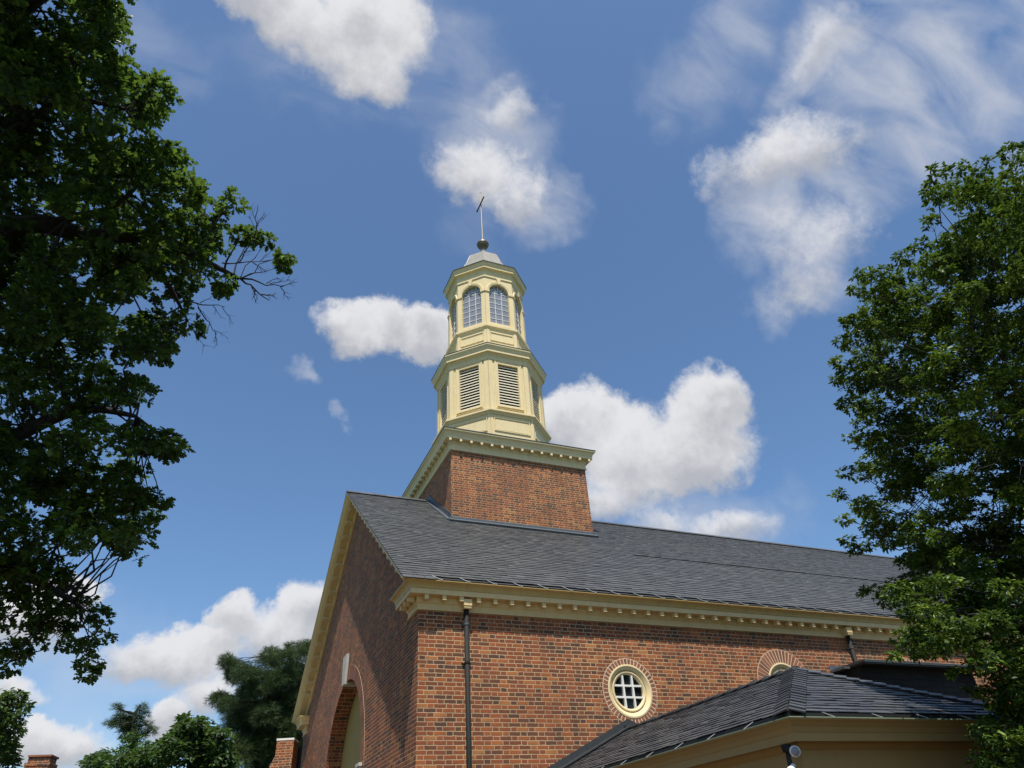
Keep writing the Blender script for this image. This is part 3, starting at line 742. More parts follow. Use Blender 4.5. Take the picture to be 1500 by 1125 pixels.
# dome, ball, pole and cross
q = MB(); prof = [(1.80, 16.26), (1.50, 16.50), (1.20, 16.85), (1.02, 17.2), (.93, 17.47), (.86, 17.66), (.80, 17.79), (.70, 17.92), (.52, 18.03), (.30, 18.09), (.13, 18.13), (.10, 18.74)]
rows = [[Vector((x, y, Z0 + z)) for x, y in octo(r)] for r, z in prof]
vs = [p for r in rows for p in r]; fs = []
for i in range(len(rows) - 1):
    for k in range(8): fs.append((i * 8 + k, i * 8 + (k + 1) % 8, (i + 1) * 8 + (k + 1) % 8, (i + 1) * 8 + k))
q.add(vs, fs)
for k in range(8): q.tube([r[k] for r in rows], .014, 6)
q.build('dome', MT['tin'], church)
q = MB(); BZ = Z0 + 19.035
q.lathe((TX, YR, BZ), [(.10, -.33), (.11, -.27)] + [(.265 * math.cos(a), .265 * math.sin(a)) for a in [math.radians(-65 + 10 * i) for i in range(15)]] + [(.07, .27), (.055, .33), (.035, .36)], 24)
q.lathe((TX, YR, BZ), [(.262, -.02), (.274, -.02), (.274, .02), (.262, .02)], 24)
q.build('finial_ball', MT['ball'], church, True)
q = MB(); q.tube([(TX, YR, BZ + .3), (TX, YR, BZ + 3.55)], [.04, .026], 8)
q.lathe((TX, YR, BZ + 3.55), [(.0, .07), (.035, .03), (.03, -.02), (.0, -.03)], 8)
cr = q.build('cross', MT['pole'], church)
q = MB(); zc = Z0 + 21.80; q.box((TX - .02, YR + .03, zc), (.022, 0, 0), (0, .46, 0), (0, 0, .028))
for s_ in (-1, 1): q.box((TX - .02, YR + .03 + s_ * .45, zc), (.03, 0, 0), (0, .025, 0), (0, 0, .036))
q.build('crossbar', MT['darkmetal'], cr)

# ------------------------------------------------------------------ side porch (lower right)
porch = thing('side_porch', 'low side porch with dark slate hipped roof and tan cornice darkened for shade, nearest the viewer', 'porch', (0, 0, 0))
PX0, PX1, PY = 2.175, 6.603, -6.902; PXR = (PX0 + PX1) / 2; PZ = Z0 - 3.119; PRZ = Z0 - 2.10; PRY = -4.868
EI = .10                                                          # slate edge stands back from the gutter lip
def plane_roof(mb, A, B, C_, D, seed, width=.24, exp=.115):
    """slates on a quad: A-B eave (left to right seen from outside), D-C top edge"""
    A, B, C_, D = map(Vector, (A, B, C_, D)); U = (B - A).normalized()
    N = U.cross(D - A).normalized(); V = N.cross(U); vl = (D - A).dot(V)
    a1 = (D - A).dot(U); b0 = (B - A).length; b1 = (C_ - A).dot(U)
    slates(mb, A, U, V, lambda v: (a1 * v / vl, b0 + (b1 - b0) * v / vl), vl, width, exp, .009, None, seed)
ez = PZ + .055
A = Vector((PX0 + EI, 0, ez)); Bc = Vector((PX0 + EI, PY + EI, ez)); Cc = Vector((PX1 - EI, PY + EI, ez)); Dd = Vector((PX1 - EI, 0, ez))
R0 = Vector((PXR, PRY, PRZ)); R1 = Vector((PXR, 0, PRZ))
q = MB(); plane_roof(q, A, Bc, R0, R1, 5); plane_roof(q, Bc, Cc, R0, R0, 6); plane_roof(q, Cc, Dd, R1, R0, 8)
prf = q.build('porch_roof', MT['darkslate'], porch, fix=False)
q = MB(); dz = Vector((0, 0, -.012)); q.add([p + dz for p in (A, Bc, Cc, Dd, R0, R1)], [(0, 1, 4, 5), (1, 2, 4), (2, 3, 5, 4)]); q.build('roof_deck', MT['black'], prf, fix=False)
q = MB()
def hipcaps(a, b, s1, s2, w=.17, l=.16):
    d = (b - a); L_ = d.length; d.normalize(); n = int(L_ / l)
    for i in range(n):
        c_ = a + d * (L_ * (i + .5) / n)
        for s_ in (s1, s2):
            s_ = Vector(s_).normalized(); nn = d.cross(s_).normalized(); nn = nn if nn.z > 0 else -nn
            t_ = (s_ - d * s_.dot(d)).normalized()
            q.box(c_ + t_ * w / 2 + nn * (.032 + rnd.uniform(-.002, .003)), (d - nn * .10) * (L_ / n * .62), t_ * w / 2, nn * .008)
down = (A - R1)
hipcaps(Bc, R0, (R1 - R0), (Cc - Bc)); hipcaps(Cc, R0, (Bc - Cc), (R1 - R0)); hipcaps(R0, R1, (A - R1), (Dd - R1), .16, .3)
q.build('hip_cap', MT['darkslate'], prf)
q = MB()
ln = (R1 - A).normalized()
q.box((A + R1) / 2 + Vector((.0, -.012, .10)), (R1 - A) / 2, (0, .008, 0), (0, 0, .09)); q.box((Dd + R1) / 2 + Vector((0, -.012, .10)), (R1 - Dd) / 2, (0, .008, 0), (0, 0, .09))
q.box((A + R1) / 2 + Vector((.0, -.08, .055)), (R1 - A) / 2, (0, .08, 0), Vector((-ln.z, 0, ln.x)) * .012)
q.box((R1.x + .10, -.05, R1.z + .01), (.22, 0, 0), (0, .045, 0), (0, 0, .05))
q.build('wall_flashing', MT['darklead'], prf)
PPROF = [(-.36, -.56), (-.30, -.56), (-.27, -.555), (-.27, -.53), (-.30, -.52), (-.30, -.29), (-.27, -.265), (-.24, -.23), (-.235, -.215), (-.12, -.215), (-.12, -.225), (-.10, -.225), (-.10, -.145), (-.092, -.135), (-.075, -.09), (-.035, -.045), (-.012, -.03), (-.004, -.02), (-.004, -.006), (-.30, -.006)]
ppath = [(PX0, -.002), (PX0, PY), (PX1, PY), (PX1, -.002)]
q = MB(); molding(q, ppath, PPROF, False, PZ); pc = q.build('porch_cornice', MT['porchshadepaint'], porch)
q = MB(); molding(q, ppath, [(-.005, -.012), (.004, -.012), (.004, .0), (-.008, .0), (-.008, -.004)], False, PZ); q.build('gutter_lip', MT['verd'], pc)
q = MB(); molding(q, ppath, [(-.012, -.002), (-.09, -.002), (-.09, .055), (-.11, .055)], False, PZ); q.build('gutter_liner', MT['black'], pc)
q = MB(); q.box((0, 0, 0), (.010, 0, 0), Vector((0, -.065, -.035)), Vector((0, .03, -.05)).normalized() * .004)
ps_ = q.build('gutter_strap', MT['strap'], pc); ps_.location = (PX0 + .62, PY + .06, PZ + .035); ps_.rotation_euler = (0, 0, .45)
copies(ps_, [(PX0 + .62 + .72 * k, PY + .06, PZ + .035) for k in range(1, 6)], pc)
for k in range(8):
    m2 = ps_.copy(); COL.objects.link(m2); m2.parent = pc; m2.location = (PX0 + .06, PY + .75 + .72 * k, PZ + .035); m2.rotation_euler = (0, 0, -PI / 2 - .5)
q = MB(); ix0, ix1, iy = PX0 + .33, PX1 - .33, PY + .33
q.add([(ix0, 0, 0), (ix0, iy, 0), (ix1, iy, 0), (ix1, 0, 0)] + [(x, y, PZ - .545) for x, y in ((ix0, 0), (ix0, iy), (ix1, iy), (ix1, 0))], [(0, 1, 5, 4), (1, 2, 6, 5), (2, 3, 7, 6)])
q.build('porch_wall', MT['porchshadepaint'], porch)
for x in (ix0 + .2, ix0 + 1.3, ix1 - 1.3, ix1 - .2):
    q = MB(); q.abox(x - .14, x + .14, iy - .04, iy, 0, PZ - .56); q.build('pilaster', MT['porchshadepaint'], porch)
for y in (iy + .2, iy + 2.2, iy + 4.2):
    q = MB(); q.abox(ix0 - .04, ix0, y - .14, y + .14, 0, PZ - .56); q.build('pilaster', MT['porchshadepaint'], porch)

# low block beyond the porch, its shade painted into the wall colour
lt = thing('flat_roofed_annex', 'low flat topped block coloured dark for deep shade against the church wall, behind the porch roof', 'annex')
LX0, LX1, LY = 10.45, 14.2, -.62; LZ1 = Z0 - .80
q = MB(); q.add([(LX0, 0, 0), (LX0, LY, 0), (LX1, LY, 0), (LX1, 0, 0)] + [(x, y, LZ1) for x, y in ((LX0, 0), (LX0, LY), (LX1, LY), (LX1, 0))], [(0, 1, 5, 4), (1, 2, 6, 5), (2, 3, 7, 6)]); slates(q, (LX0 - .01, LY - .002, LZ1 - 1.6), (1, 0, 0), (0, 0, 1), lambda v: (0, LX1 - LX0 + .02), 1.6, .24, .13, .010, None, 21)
q.build('shade_dark_wall', MT['shadebrown'], lt, fix=False)
q = MB(); q.abox(LX0 - .10, LX1 + .12, LY - .30, -.012, LZ1, LZ1 + .055); q.abox(LX0 - .07, LX1 + .09, LY - .27, -.015, LZ1 - .03, LZ1); q.build('flat_roof', MT['darklead'], lt)  # overhang deepened to throw shade down the wall face
q = MB(); q.abox(LX0 - .28, LX0 - .10, -.45, -.012, LZ1 - .05, LZ1 + .0); q.abox(LX0 - .28, LX1 + .12, -.011, -.003, LZ1 - .03, LZ1 + .12); q.build('wall_flashing', MT['lead'], lt)

# twin flood lamp under the porch cornice
FL = Vector((PX0 + .125, PY + .295, PZ - .25))
fl_ = thing('floodlight', 'twin lamp security floodlight hanging under the porch cornice corner', 'floodlight', FL)
d1 = Vector((-.45, -.80, -.25)).normalized(); d2 = Vector((-.85, -.35, -.75)).normalized()
q = MB(); q.lathe((0, 0, 0), [(.0, -.06), (.05, -.055), (.055, -.01), (.055, .015), (0, .015)], 14)
q.tube([(0, 0, -.04), (-.02, -.015, -.12), (-.015, -.01, -.20), (-.04, -.03, -.27)], [.022, .025, .028, .024], 8); q.build('bracket', MT['darkmetal'], fl_, True)
def lamp(c_, d_):
    c_ = Vector(c_); d_ = d_.normalized(); mb = MB()
    mb.tube([c_ - d_ * .13, c_ - d_ * .09, c_ - d_ * .05, c_, c_ + d_ * .012], [.025, .03, .05, .056, .058], 18)
    lm = mb.build('lamp_head', MT['white'], fl_, True)
    mb = MB(); mb.tube([c_ + d_ * .005, c_ + d_ * .020, c_ + d_ * .026], [.051, .04, .015], 18); mb.build('lamp_lens', MT['lanternglass'], lm, True)
lamp((.02, -.09, -.06), d1); lamp((-.10, -.08, -.27), d2)

# ------------------------------------------------------------------ chimneys of houses behind
def chimney(px0, px1, pyt, D, label, cap_mat, shoulder, rot):
    w = (px1 - px0) * D / FPX * .92; c_ = at((px0 + px1) / 2, pyt, D); h = c_.z
    t_ = thing('chimney', label, 'chimney', (c_.x, c_.y, 0)); t_.rotation_euler = (0, 0, rot)
    q = MB(); hw = w / 2
    if shoulder:
        vs = [(-hw * 1.5, -hw, 0), (hw, -hw, 0), (hw, hw, 0), (-hw * 1.5, hw, 0), (-hw * 1.5, -hw, h - 1.25), (hw, -hw, h - 1.25), (hw, hw, h - 1.25), (-hw * 1.5, hw, h - 1.25), (-hw * .55, -hw, h - .5), (hw, -hw, h - .5), (hw, hw, h - .5), (-hw * .55, hw, h - .5), (-hw * .55, -hw, h - .06), (hw, -hw, h - .06), (hw, hw, h - .06), (-hw * .55, hw, h - .06)]
        fs = []
        for a in (0, 4, 8):
            for k in range(4): fs.append((a + k, a + (k + 1) % 4, a + 4 + (k + 1) % 4, a + 4 + k))
        q.add(vs, fs + [(12, 13, 14, 15)])
    else:
        q.abox(-hw, hw, -hw, hw, 0, h - .35); q.abox(-hw * 1.0 - .02, hw + .02, -hw - .02, hw + .02, h - .35, h - .25); q.abox(-hw * .9, hw * .9, -hw * .9, hw * .9, h - .25, h - .06)
    q.build('shaft', MT['gablebrick' if not shoulder else 'brick'], t_)
    q = MB(); L_, D_, e_, rz_ = 7., 2.6, h - 2.9, h - 1.7
    hs_ = thing('outbuilding', 'low brick outbuilding below ' + ('the shouldered chimney beside the gable' if shoulder else 'the small red chimney at far left'), 'outbuilding', (c_.x, c_.y, 0)); hs_.rotation_euler = (0, 0, rot)
    x0_, x1_ = -hw - L_, -hw - .02
    q.add([(x, y, z) for z in (0, e_) for x, y in ((x0_, -D_), (x1_, -D_), (x1_, D_), (x0_, D_))] + [(x0_, 0, rz_), (x1_, 0, rz_)], [(0, 1, 5, 4), (1, 2, 6, 9, 5), (2, 3, 7, 6), (3, 0, 4, 8, 7)]); q.build('wall', MT['gablebrick'], hs_)
    q = MB()
    for sg in (-1, 1): q.box(((x0_ + x1_) / 2, sg * D_ / 2, (e_ + rz_) / 2 + .05), (L_ / 2 + .1, 0, 0), (0, sg * (D_ / 2 + .1), -(rz_ - e_) / 2), (0, 0, .05))
    q.build('roof', MT['darkslate'], hs_)
    q = MB(); q.abox((-hw * .58 if shoulder else -hw * .95), hw * 1.02, -hw * 1.02, hw * 1.02, h - .06, h); q.build('cap', cap_mat, t_)
chimney(404, 433, 1084, 27, 'brick chimney with sloped shoulder and white cap beside the church gable', MT['white'], True, -.35)
chimney(51, 77, 1108, 34, 'small red brick chimney top under the clouds at lower left', MT['voussoir'], False, -.2)

# ------------------------------------------------------------------ trees
def leaf_mesh(name, mat, parent, tmpl, polys, P, Zax, Xax, scale):
    """one mesh of many leaves: template (k,3); P positions; Zax leaf normals; Xax leaf directions"""
    Zax = Zax / np.linalg.norm(Zax, axis=1, keepdims=True)
    Xax = Xax - Zax * np.sum(Xax * Zax, 1, keepdims=True); Xax /= np.linalg.norm(Xax, axis=1, keepdims=True) + 1e-9
    Y = np.cross(Zax, Xax); n, k = len(P), len(tmpl)
    v = P[:, None, :] + scale[:, None, None] * (tmpl[None, :, 0:1] * Xax[:, None, :] + tmpl[None, :, 1:2] * Y[:, None, :] + tmpl[None, :, 2:3] * Zax[:, None, :])
    me = bpy.data.meshes.new(name); me.vertices.add(n * k); me.vertices.foreach_set('co', v.reshape(-1).astype(np.float32))
    idx = np.concatenate([np.array(p_) for p_ in polys]); nl = len(idx)
    loops = (idx[None, :] + (np.arange(n) * k)[:, None]).reshape(-1)
    me.loops.add(n * nl); me.loops.foreach_set('vertex_index', loops.astype(np.int32))
    cnt = np.array([len(p_) for p_ in polys]); st_ = np.concatenate([[0], np.cumsum(cnt)[:-1]])
    me.polygons.add(n * len(polys))
    me.polygons.foreach_set('loop_start', (st_[None, :] + (np.arange(n) * nl)[:, None]).reshape(-1).astype(np.int32))
    me.polygons.foreach_set('loop_total', np.tile(cnt, n).astype(np.int32))
    me.materials.append(mat); me.update(calc_edges=True); me.validate()
    return link(bpy.data.objects.new(name, me), parent)
# lobed oak leaf folded along the rib; pointed oval leaf; needle tuft
half = [(0, 0), (.22, .20), (.36, .08), (.50, .32), (.62, .12), (.78, .25), (1, .0)]
OAK = np.array([(x, y, .35 * y) for x, y in half] + [(x, -y, .35 * y) for x, y in half[1:-1]]); OAKP = [tuple(range(7)), (0,) + (6,) + tuple(range(11, 6, -1))]
OVAL = np.array([(0, 0, 0), (.3, .2, .06), (.65, .19, .06), (1, 0, -.06), (.65, -.19, .06), (.3, -.2, .06)]); OVALP = [(0, 1, 2, 3), (0, 3, 4, 5)]
NEED = np.array([(0, .02, 0), (1, .0, .0), (0, -.02, 0), (.05, 0, .02), (.9, .25, .1), (.05, 0, -.02), (.05, 0, .02), (.9, -.25, -.1), (.05, 0, -.02), (0, .02, .02), (.85, .05, .3), (0, -.02, .02)]); NEEDP = [(0, 1, 2), (3, 4, 5), (6, 7, 8), (9, 10, 11)]

def unit(n):
    v = rng.normal(size=(n, 3)); return v / np.linalg.norm(v, axis=1, keepdims=True)
def spray(clumps, per_m2, rosette, leaf, flat=.8, upbias=.7, shell=.55, least=5, loose=.25, dens=None):
    """leaves in rosettes spread over clumps [(centre, radius)]"""
    Ps, Zs, Xs, Sc = [], [], [], []
    for (c_, r) in clumps:
        n = max(least, int(per_m2 * r * r * (dens(c_) if dens else 1)))
        u = unit(n); rad = r * (shell + (1 - shell) * rng.random(n)) ** .6 * rng.uniform(.55, 1.12, n)
        tip = np.array(c_)[None, :] + u * rad[:, None] * np.array([1, 1, flat])
        out = u + np.array([0, 0, .25])
        k = rosette; ax = out / np.linalg.norm(out, axis=1, keepdims=True)
        for j in range(k):
            d_ = unit(n) * .9 + ax * .75
            d_ /= np.linalg.norm(d_, axis=1, keepdims=True)
            nz = unit(n) * .55 + ax * .3 + np.array([0, 0, upbias])
            Ps.append(tip + d_ * leaf * .12 + unit(n) * leaf * loose); Xs.append(d_); Zs.append(nz); Sc.append(leaf * rng.uniform(.65, 1.2, n))
    return np.concatenate(Ps), np.concatenate(Zs), np.concatenate(Xs), np.concatenate(Sc)
def offscreen(p):
    d = Vector(p) - CAM; k = max(d.dot(CF), .01); px = 750 + FPX * d.dot(CR) / k; py = 562.5 - FPX * d.dot(CU) / k
    return max(-px, px - 1500, -py, py - 1125)
def in_poly(x, y, poly):
    c_ = False; n = len(poly); j = n - 1
    for i in range(n):
        if (poly[i][1] > y) != (poly[j][1] > y) and x < (poly[j][0] - poly[i][0]) * (y - poly[i][1]) / (poly[j][1] - poly[i][1]) + poly[i][0]: c_ = not c_
        j = i
    return c_
def wander(a, b, n, amp, r):
    a = Vector(a); b = Vector(b); L_ = (b - a).length
    return [a + (b - a) * (k / n) + (Vector((r.uniform(-1, 1), r.uniform(-1, 1), r.uniform(-1, 1))) * amp * L_ * math.sin(PI * k / n) if 0 < k < n else Vector()) for k in range(n + 1)]
def branch_out(mb, skeleton, clumps, r0, r, sub=4, amp=.08, maxlen=99):
    """a twig from the nearest limb point to each clump"""
    for (c_, rad) in clumps:
        c_ = Vector(c_); best = min(skeleton, key=lambda s_: (s_[0] - c_).length)
        if (best[0] - c_).length < .05: continue
        dd = (best[0] - c_).length
        pts = wander(c_ + (best[0] - c_) * min(1, maxlen / dd), c_, sub, amp, r); rr = min(best[1] * .6, r0)
        mb.tube(pts, [rr * (1 - .75 * k / sub) for k in range(sub + 1)], 5, False)
        for j in range(3):
            e = c_ + Vector((r.gauss(0, 1), r.gauss(0, 1), r.gauss(0, 1))).normalized() * rad * .9
            mb.tube(wander(pts[-2], e, 3, .1, r), [rr * .3, rr * .22, rr * .15, rr * .08], 4, False)
def limb(mb, skel, pts, r0, r1, n=8):
    pts = [Vector(p) for p in pts]; fine = []
    for i in range(len(pts) - 1):
        for k in range(6):
            t_ = k / 6; p0 = pts[max(i - 1, 0)]; p1 = pts[i]; p2 = pts[i + 1]; p3 = pts[min(i + 2, len(pts) - 1)]
            fine.append(.5 * ((2 * p1) + (p2 - p0) * t_ + (2 * p0 - 5 * p1 + 4 * p2 - p3) * t_ ** 2 + (3 * p1 - p0 - 3 * p2 + p3) * t_ ** 3))
    fine.append(pts[-1]); m_ = len(fine)
    rr = [r0 + (r1 - r0) * k / (m_ - 1) for k in range(m_)]
    mb.tube(fine, rr, n); skel += list(zip(fine, rr))

# --- the big oak at left ---
def build_oak():
    r = random.Random(3)
    base = Vector((-10.6, -3.4, 0))
    t_ = thing('oak_tree', 'big dark oak with lobed leaves and bare twig ends overhanging the left side', 'tree', base)
    poly = [(-260, -260), (150, -260), (190, 0), (172, 60), (165, 95), (215, 112), (246, 130), (240, 165), (185, 175), (180, 200), (235, 205), (262, 225), (290, 260), (308, 300), (318, 340), (322, 372), (300, 385), (290, 410), (262, 430), (235, 440), (245, 480), (250, 520), (238, 560), (232, 590), (238, 625), (262, 645), (235, 668), (200, 680), (195, 705), (222, 735), (222, 775), (190, 808), (165, 790), (130, 775), (95, 795), (88, 830), (40, 845), (-10, 880), (-260, 960)]
    clumps = []
    cell = 33; gaps = [(62, 12, 18), (100, 40, 8), (110, 167, 8), (90, 203, 8), (43, 300, 6), (104, 333, 10), (150, 452, 8), (113, 542, 8), (30, 565, 5), (70, 602, 6), (183, 612, 8), (200, 280, 6), (150, 700, 8), (60, 740, 8), (15, 800, 10), (200, 462, 12), (215, 545, 8), (130, 650, 9), (165, 505, 8)]
    yy = -240
    while yy < 940:
        xx = -250
        while xx < 340:
            px = xx + r.uniform(-14, 14); py = yy + r.uniform(-14, 14)
            if in_poly(px + 6, py, poly) and r.random() < (.97 if px > 0 else .6) and all((px - a) ** 2 + (py - b) ** 2 > (c + 15) ** 2 for a, b, c in gaps):
                for rep in range(2 if r.random() < .88 else 1):
                    D = (r.uniform(11.4, 13.4) if rep == 0 else r.uniform(13.2, 16.5)) if px < 220 else r.uniform(11.8, 14.)
                    clumps.append((at(px + r.uniform(-9, 9), py + r.uniform(-9, 9), D), r.uniform(19, 30) * D / FPX))
            xx += cell
        yy += cell
    for px, py, rr in [(175, 20, 16), (160, 75, 14), (225, 125, 20), (228, 158, 17), (255, 222, 15), (283, 262, 18), (303, 300, 16), (290, 340, 22), (340, 298, 18), (325, 322, 12), (350, 345, 14), (372, 345, 11), (388, 352, 10), (420, 372, 15), (415, 388, 10), (330, 415, 12), (328, 425, 10), (278, 468, 14), (285, 485, 12), (270, 408, 20), (295, 395, 16), (240, 480, 18), (245, 512, 14), (235, 655, 18), (255, 650, 14), (215, 728, 16), (215, 770, 20), (192, 805, 18), (225, 750, 16), (180, 790, 20), (150, 780, 20), (232, 735, 12), (170, 775, 14),
                       (205, 735, 16), (130, 890, 20), (150, 925, 16), (145, 900, 14), (95, 905, 22), (75, 935, 17), (110, 940, 16), (45, 945, 16), (28, 955, 10), (60, 925, 15), (135, 972, 14), (130, 985, 8), (130, 948, 12), (25, 875, 24), (45, 900, 20), (90, 865, 20), (105, 882, 16), (60, 890, 20), (20, 905, 18), (85, 905, 18), (10, 890, 20), (110, 855, 14), (40, 860, 22), (95, 830, 18), (8, 975, 14), (8, 950, 14), (60, 870, 20), (40, 830, 24), (10, 860, 22), (70, 850, 16)]:
        D = r.uniform(12.2, 13.6); clumps.append((at(px, py, D), rr * D / FPX))
    mb = MB(); sk = []
    fork = Vector((-10.4, -3.2, 3.6))
    limb(mb, sk, [base - Vector((0, 0, .2)), base + Vector((.05, .05, 1.6)), fork], .48, .36, 12)
    limb(mb, sk, [fork, Vector((-9.8, -2.9, 6.)), Vector((-9.3, -2.6, 9)), Vector((-9.4, -2.4, 12.5))], .34, .06, 10)
    limb(mb, sk, [fork, at(-60, 420, 13.2), at(30, 330, 13), at(130, 345, 12.8), at(230, 350, 12.8), at(310, 388, 12.8), at(352, 408, 12.8)], .23, .018, 8)
    limb(mb, sk, [at(60, 335, 13), at(100, 320, 12.6), at(160, 305, 12.4), at(200, 275, 12.4)], .09, .02, 6)
    limb(mb, sk, [at(-20, 260, 13.4), at(40, 190, 13), at(85, 148, 12.8), at(130, 148, 12.8), at(185, 160, 12.6)], .10, .02, 6)
    limb(mb, sk, [at(120, 345, 12.9), at(190, 385, 12.9), at(228, 400, 12.8), at(248, 420, 12.8), at(262, 445, 12.8), at(275, 470, 12.8)], .08, .015, 6)
    limb(mb, sk, [fork, at(-80, 700, 13), at(20, 640, 13), at(120, 600, 12.8), at(200, 610, 12.8)], .2, .03, 8)
    limb(mb, sk, [fork, at(-80, 840, 13), at(0, 830, 13), at(70, 860, 12.9), at(120, 890, 12.9)], .16, .02, 8)
    limb(mb, sk, [fork, at(-120, 200, 14), at(-20, 60, 13.5), at(80, -20, 13), at(150, -60, 13)], .22, .04, 8)
    branch_out(mb, sk, clumps, .022, r)
    # bare twigs at the branch end
    def twig(a, b, rad, depth, D=12.8):
        A_ = at(*a, D); B_ = at(*b, D + r.uniform(-.15, .15)); pts = wander(A_, B_, 5, .06, r)
        mb.tube(pts, [rad * (1 - .13 * k) for k in range(6)], 5, False)
        if depth:
            for k in range(4 if depth > 1 else 3):
                f_ = r.uniform(.3, .95); st__ = (a[0] + (b[0] - a[0]) * f_, a[1] + (b[1] - a[1]) * f_); L_ = math.hypot(b[0] - a[0], b[1] - a[1]) * r.uniform(.3, .5)
                an = math.atan2(b[1] - a[1], b[0] - a[0]) + r.choice((-1, 1)) * r.uniform(.4, .9)
                twig(st__, (st__[0] + L_ * math.cos(an), st__[1] + L_ * math.sin(an)), rad * .5, depth - 1, D)
    twig((350, 406), (395, 440), .020, 2); twig((355, 408), (415, 420), .018, 2); twig((372, 350), (378, 300), .012, 2); twig((325, 385), (385, 383), .014, 2); twig((350, 385), (372, 345), .012, 1); twig((385, 383), (418, 380), .010, 0)
    twig((268, 440), (330, 450), .014, 2); twig((290, 450), (318, 490), .012, 2); twig((262, 445), (258, 500), .009, 1); twig((280, 480), (300, 508), .008, 1); twig((45, 35), (62, 10), .014, 2); twig((85, 60), (82, 12), .01, 1)
    twig((100, 925), (125, 960), .01, 1); twig((165, 600), (205, 630), .02, 2); twig((105, 130), (110, 90), .02, 2)
    mb.build('trunk', MT['bark'], t_, True)
    P, Z, X, Sc = spray(clumps, 185, 9, .125, .78, .7, .5, 9, .08, lambda c_: 1. if offscreen(c_) < 40 else .4)
    leaf_mesh('crown', MT['oakleaf'], t_, OAK, OAKP, P, Z, X, Sc); rebase(t_)
# --- broadleaf at right ---
def build_right():
    r = random.Random(9)
    base = Vector((9.6, -8.6, 0))
    t_ = thing('evergreen_tree', 'dense broadleaf tree with small glossy leaves standing at right over the porch', 'tree', base)
    poly = [(1520, 205), (1470, 235), (1440, 265), (1400, 262), (1368, 270), (1378, 320), (1400, 352), (1345, 378), (1310, 400), (1262, 412), (1255, 440), (1245, 480), (1258, 510), (1235, 535), (1240, 570), (1255, 610), (1262, 650), (1245, 700), (1245, 735), (1255, 770), (1255, 795), (1285, 800), (1325, 790), (1325, 840), (1300, 862), (1290, 875), (1320, 890), (1340, 905), (1325, 945), (1330, 960), (1370, 945), (1420, 975), (1440, 1000), (1450, 1050), (1440, 1080), (1455, 1200), (1800, 1200), (1800, 60), (1600, 100)]
    clumps = []; yy = 80
    while yy < 1200:
        xx = 1220
        while xx < 1800:
            px = xx + r.uniform(-11, 11); py = yy + r.uniform(-11, 11)
            if in_poly(px, py, poly) and r.random() < (.95 if px < 1540 else .5):
                D = r.uniform(11.0, 14.) if px < 1350 else r.uniform(10.4, 14.5)
                if py > 900: D = r.uniform(9.4, 11.3)
                clumps.append((at(px, py, D), r.uniform(15, 24) * D / FPX))
                if px > 1270 and r.random() < .75: D = r.uniform(12.5, 15.5) if py < 850 else r.uniform(9.2, 11.5); clumps.append((at(px + r.uniform(5, 14), py + r.uniform(-9, 9), D), r.uniform(15, 24) * D / FPX))
            xx += 27
        yy += 27
    for px, py, rr in [(1375, 250, 12), (1362, 275, 10), (1360, 325, 10), (1400, 250, 12), (1440, 245, 13), (1480, 222, 13), (1345, 360, 11), (1318, 380, 12), (1265, 400, 14), (1252, 425, 11), (1290, 400, 12), (1240, 470, 10), (1232, 500, 10), (1228, 530, 10), (1226, 555, 8), (1235, 590, 10), (1248, 640, 11), (1240, 690, 11), (1230, 725, 10), (1238, 760, 10), (1243, 790, 10), (1250, 805, 8), (1270, 800, 10), (1300, 795, 12), (1310, 855, 14), (1280, 865, 11), (1265, 868, 8), (1300, 885, 10), (1330, 900, 14), (1325, 930, 12), (1312, 960, 9), (1345, 955, 12), (1400, 985, 12), (1425, 1010, 10), (1440, 1065, 14), (1455, 1100, 16), (1400, 900, 18), (1430, 880, 18), (1420, 930, 18), (1450, 920, 18), (1470, 880, 18), (1490, 910, 18), (1460, 960, 18), (1485, 960, 18), (1380, 880, 16), (1400, 850, 16), (1440, 850, 16), (1480, 840, 16), (1360, 920, 15), (1470, 1010, 18), (1490, 1050, 18), (1465, 1050, 16), (1480, 1100, 18)]:
        D = r.uniform(11.2, 12.4) if py < 900 else r.uniform(10., 11); clumps.append((at(px, py, D), rr * D / FPX))
    for k in range(700):
        a = r.uniform(0, 2 * PI); z = r.uniform(1.6, 11.); R_ = 4.2 * math.sin(PI * min(1, (z + .6) / 12.5)) ** .6 * r.uniform(.25, 1) ** .5
        p_ = base + Vector((R_ * math.cos(a), R_ * math.sin(a), z)); d_ = p_ - CAM
        if offscreen(p_) > 25 or d_.dot(CF) < .5: clumps.append((p_, r.uniform(.3, .5)))
    mb = MB(); sk = []
    limb(mb, sk, [base - Vector((0, 0, .2)), base + Vector((.1, 0, 3)), base + Vector((-.1, .1, 6)), base + Vector((.2, .2, 9.5))], .34, .05, 12)
    for k in range(18):
        a = r.uniform(0, 2 * PI) if k % 2 else r.uniform(PI * .75, PI * 1.25); z = 1.8 + 7 * k / 18; L_ = 3.4 - 2.2 * abs(k / 18 - .4)
        s_ = base + Vector((0, 0, z)); e = s_ + Vector((L_ * math.cos(a), L_ * math.sin(a), r.uniform(.5, 1.6)))
        limb(mb, sk, [s_, (s_ + e) / 2 + Vector((0, 0, -.1)), e], .07, .015, 6)
    branch_out(mb, sk, clumps, .014, r, maxlen=.9)
    mb.build('trunk', MT['bark'], t_, True)
    P, Z, X, Sc = spray(clumps, 820, 7, .072, .62, .75, .5, 14, .2, lambda c_: 1. if offscreen(c_) < 40 else .35)
    leaf_mesh('crown', MT['hollyleaf'], t_, OVAL, OVALP, P, Z, X, Sc); rebase(t_)
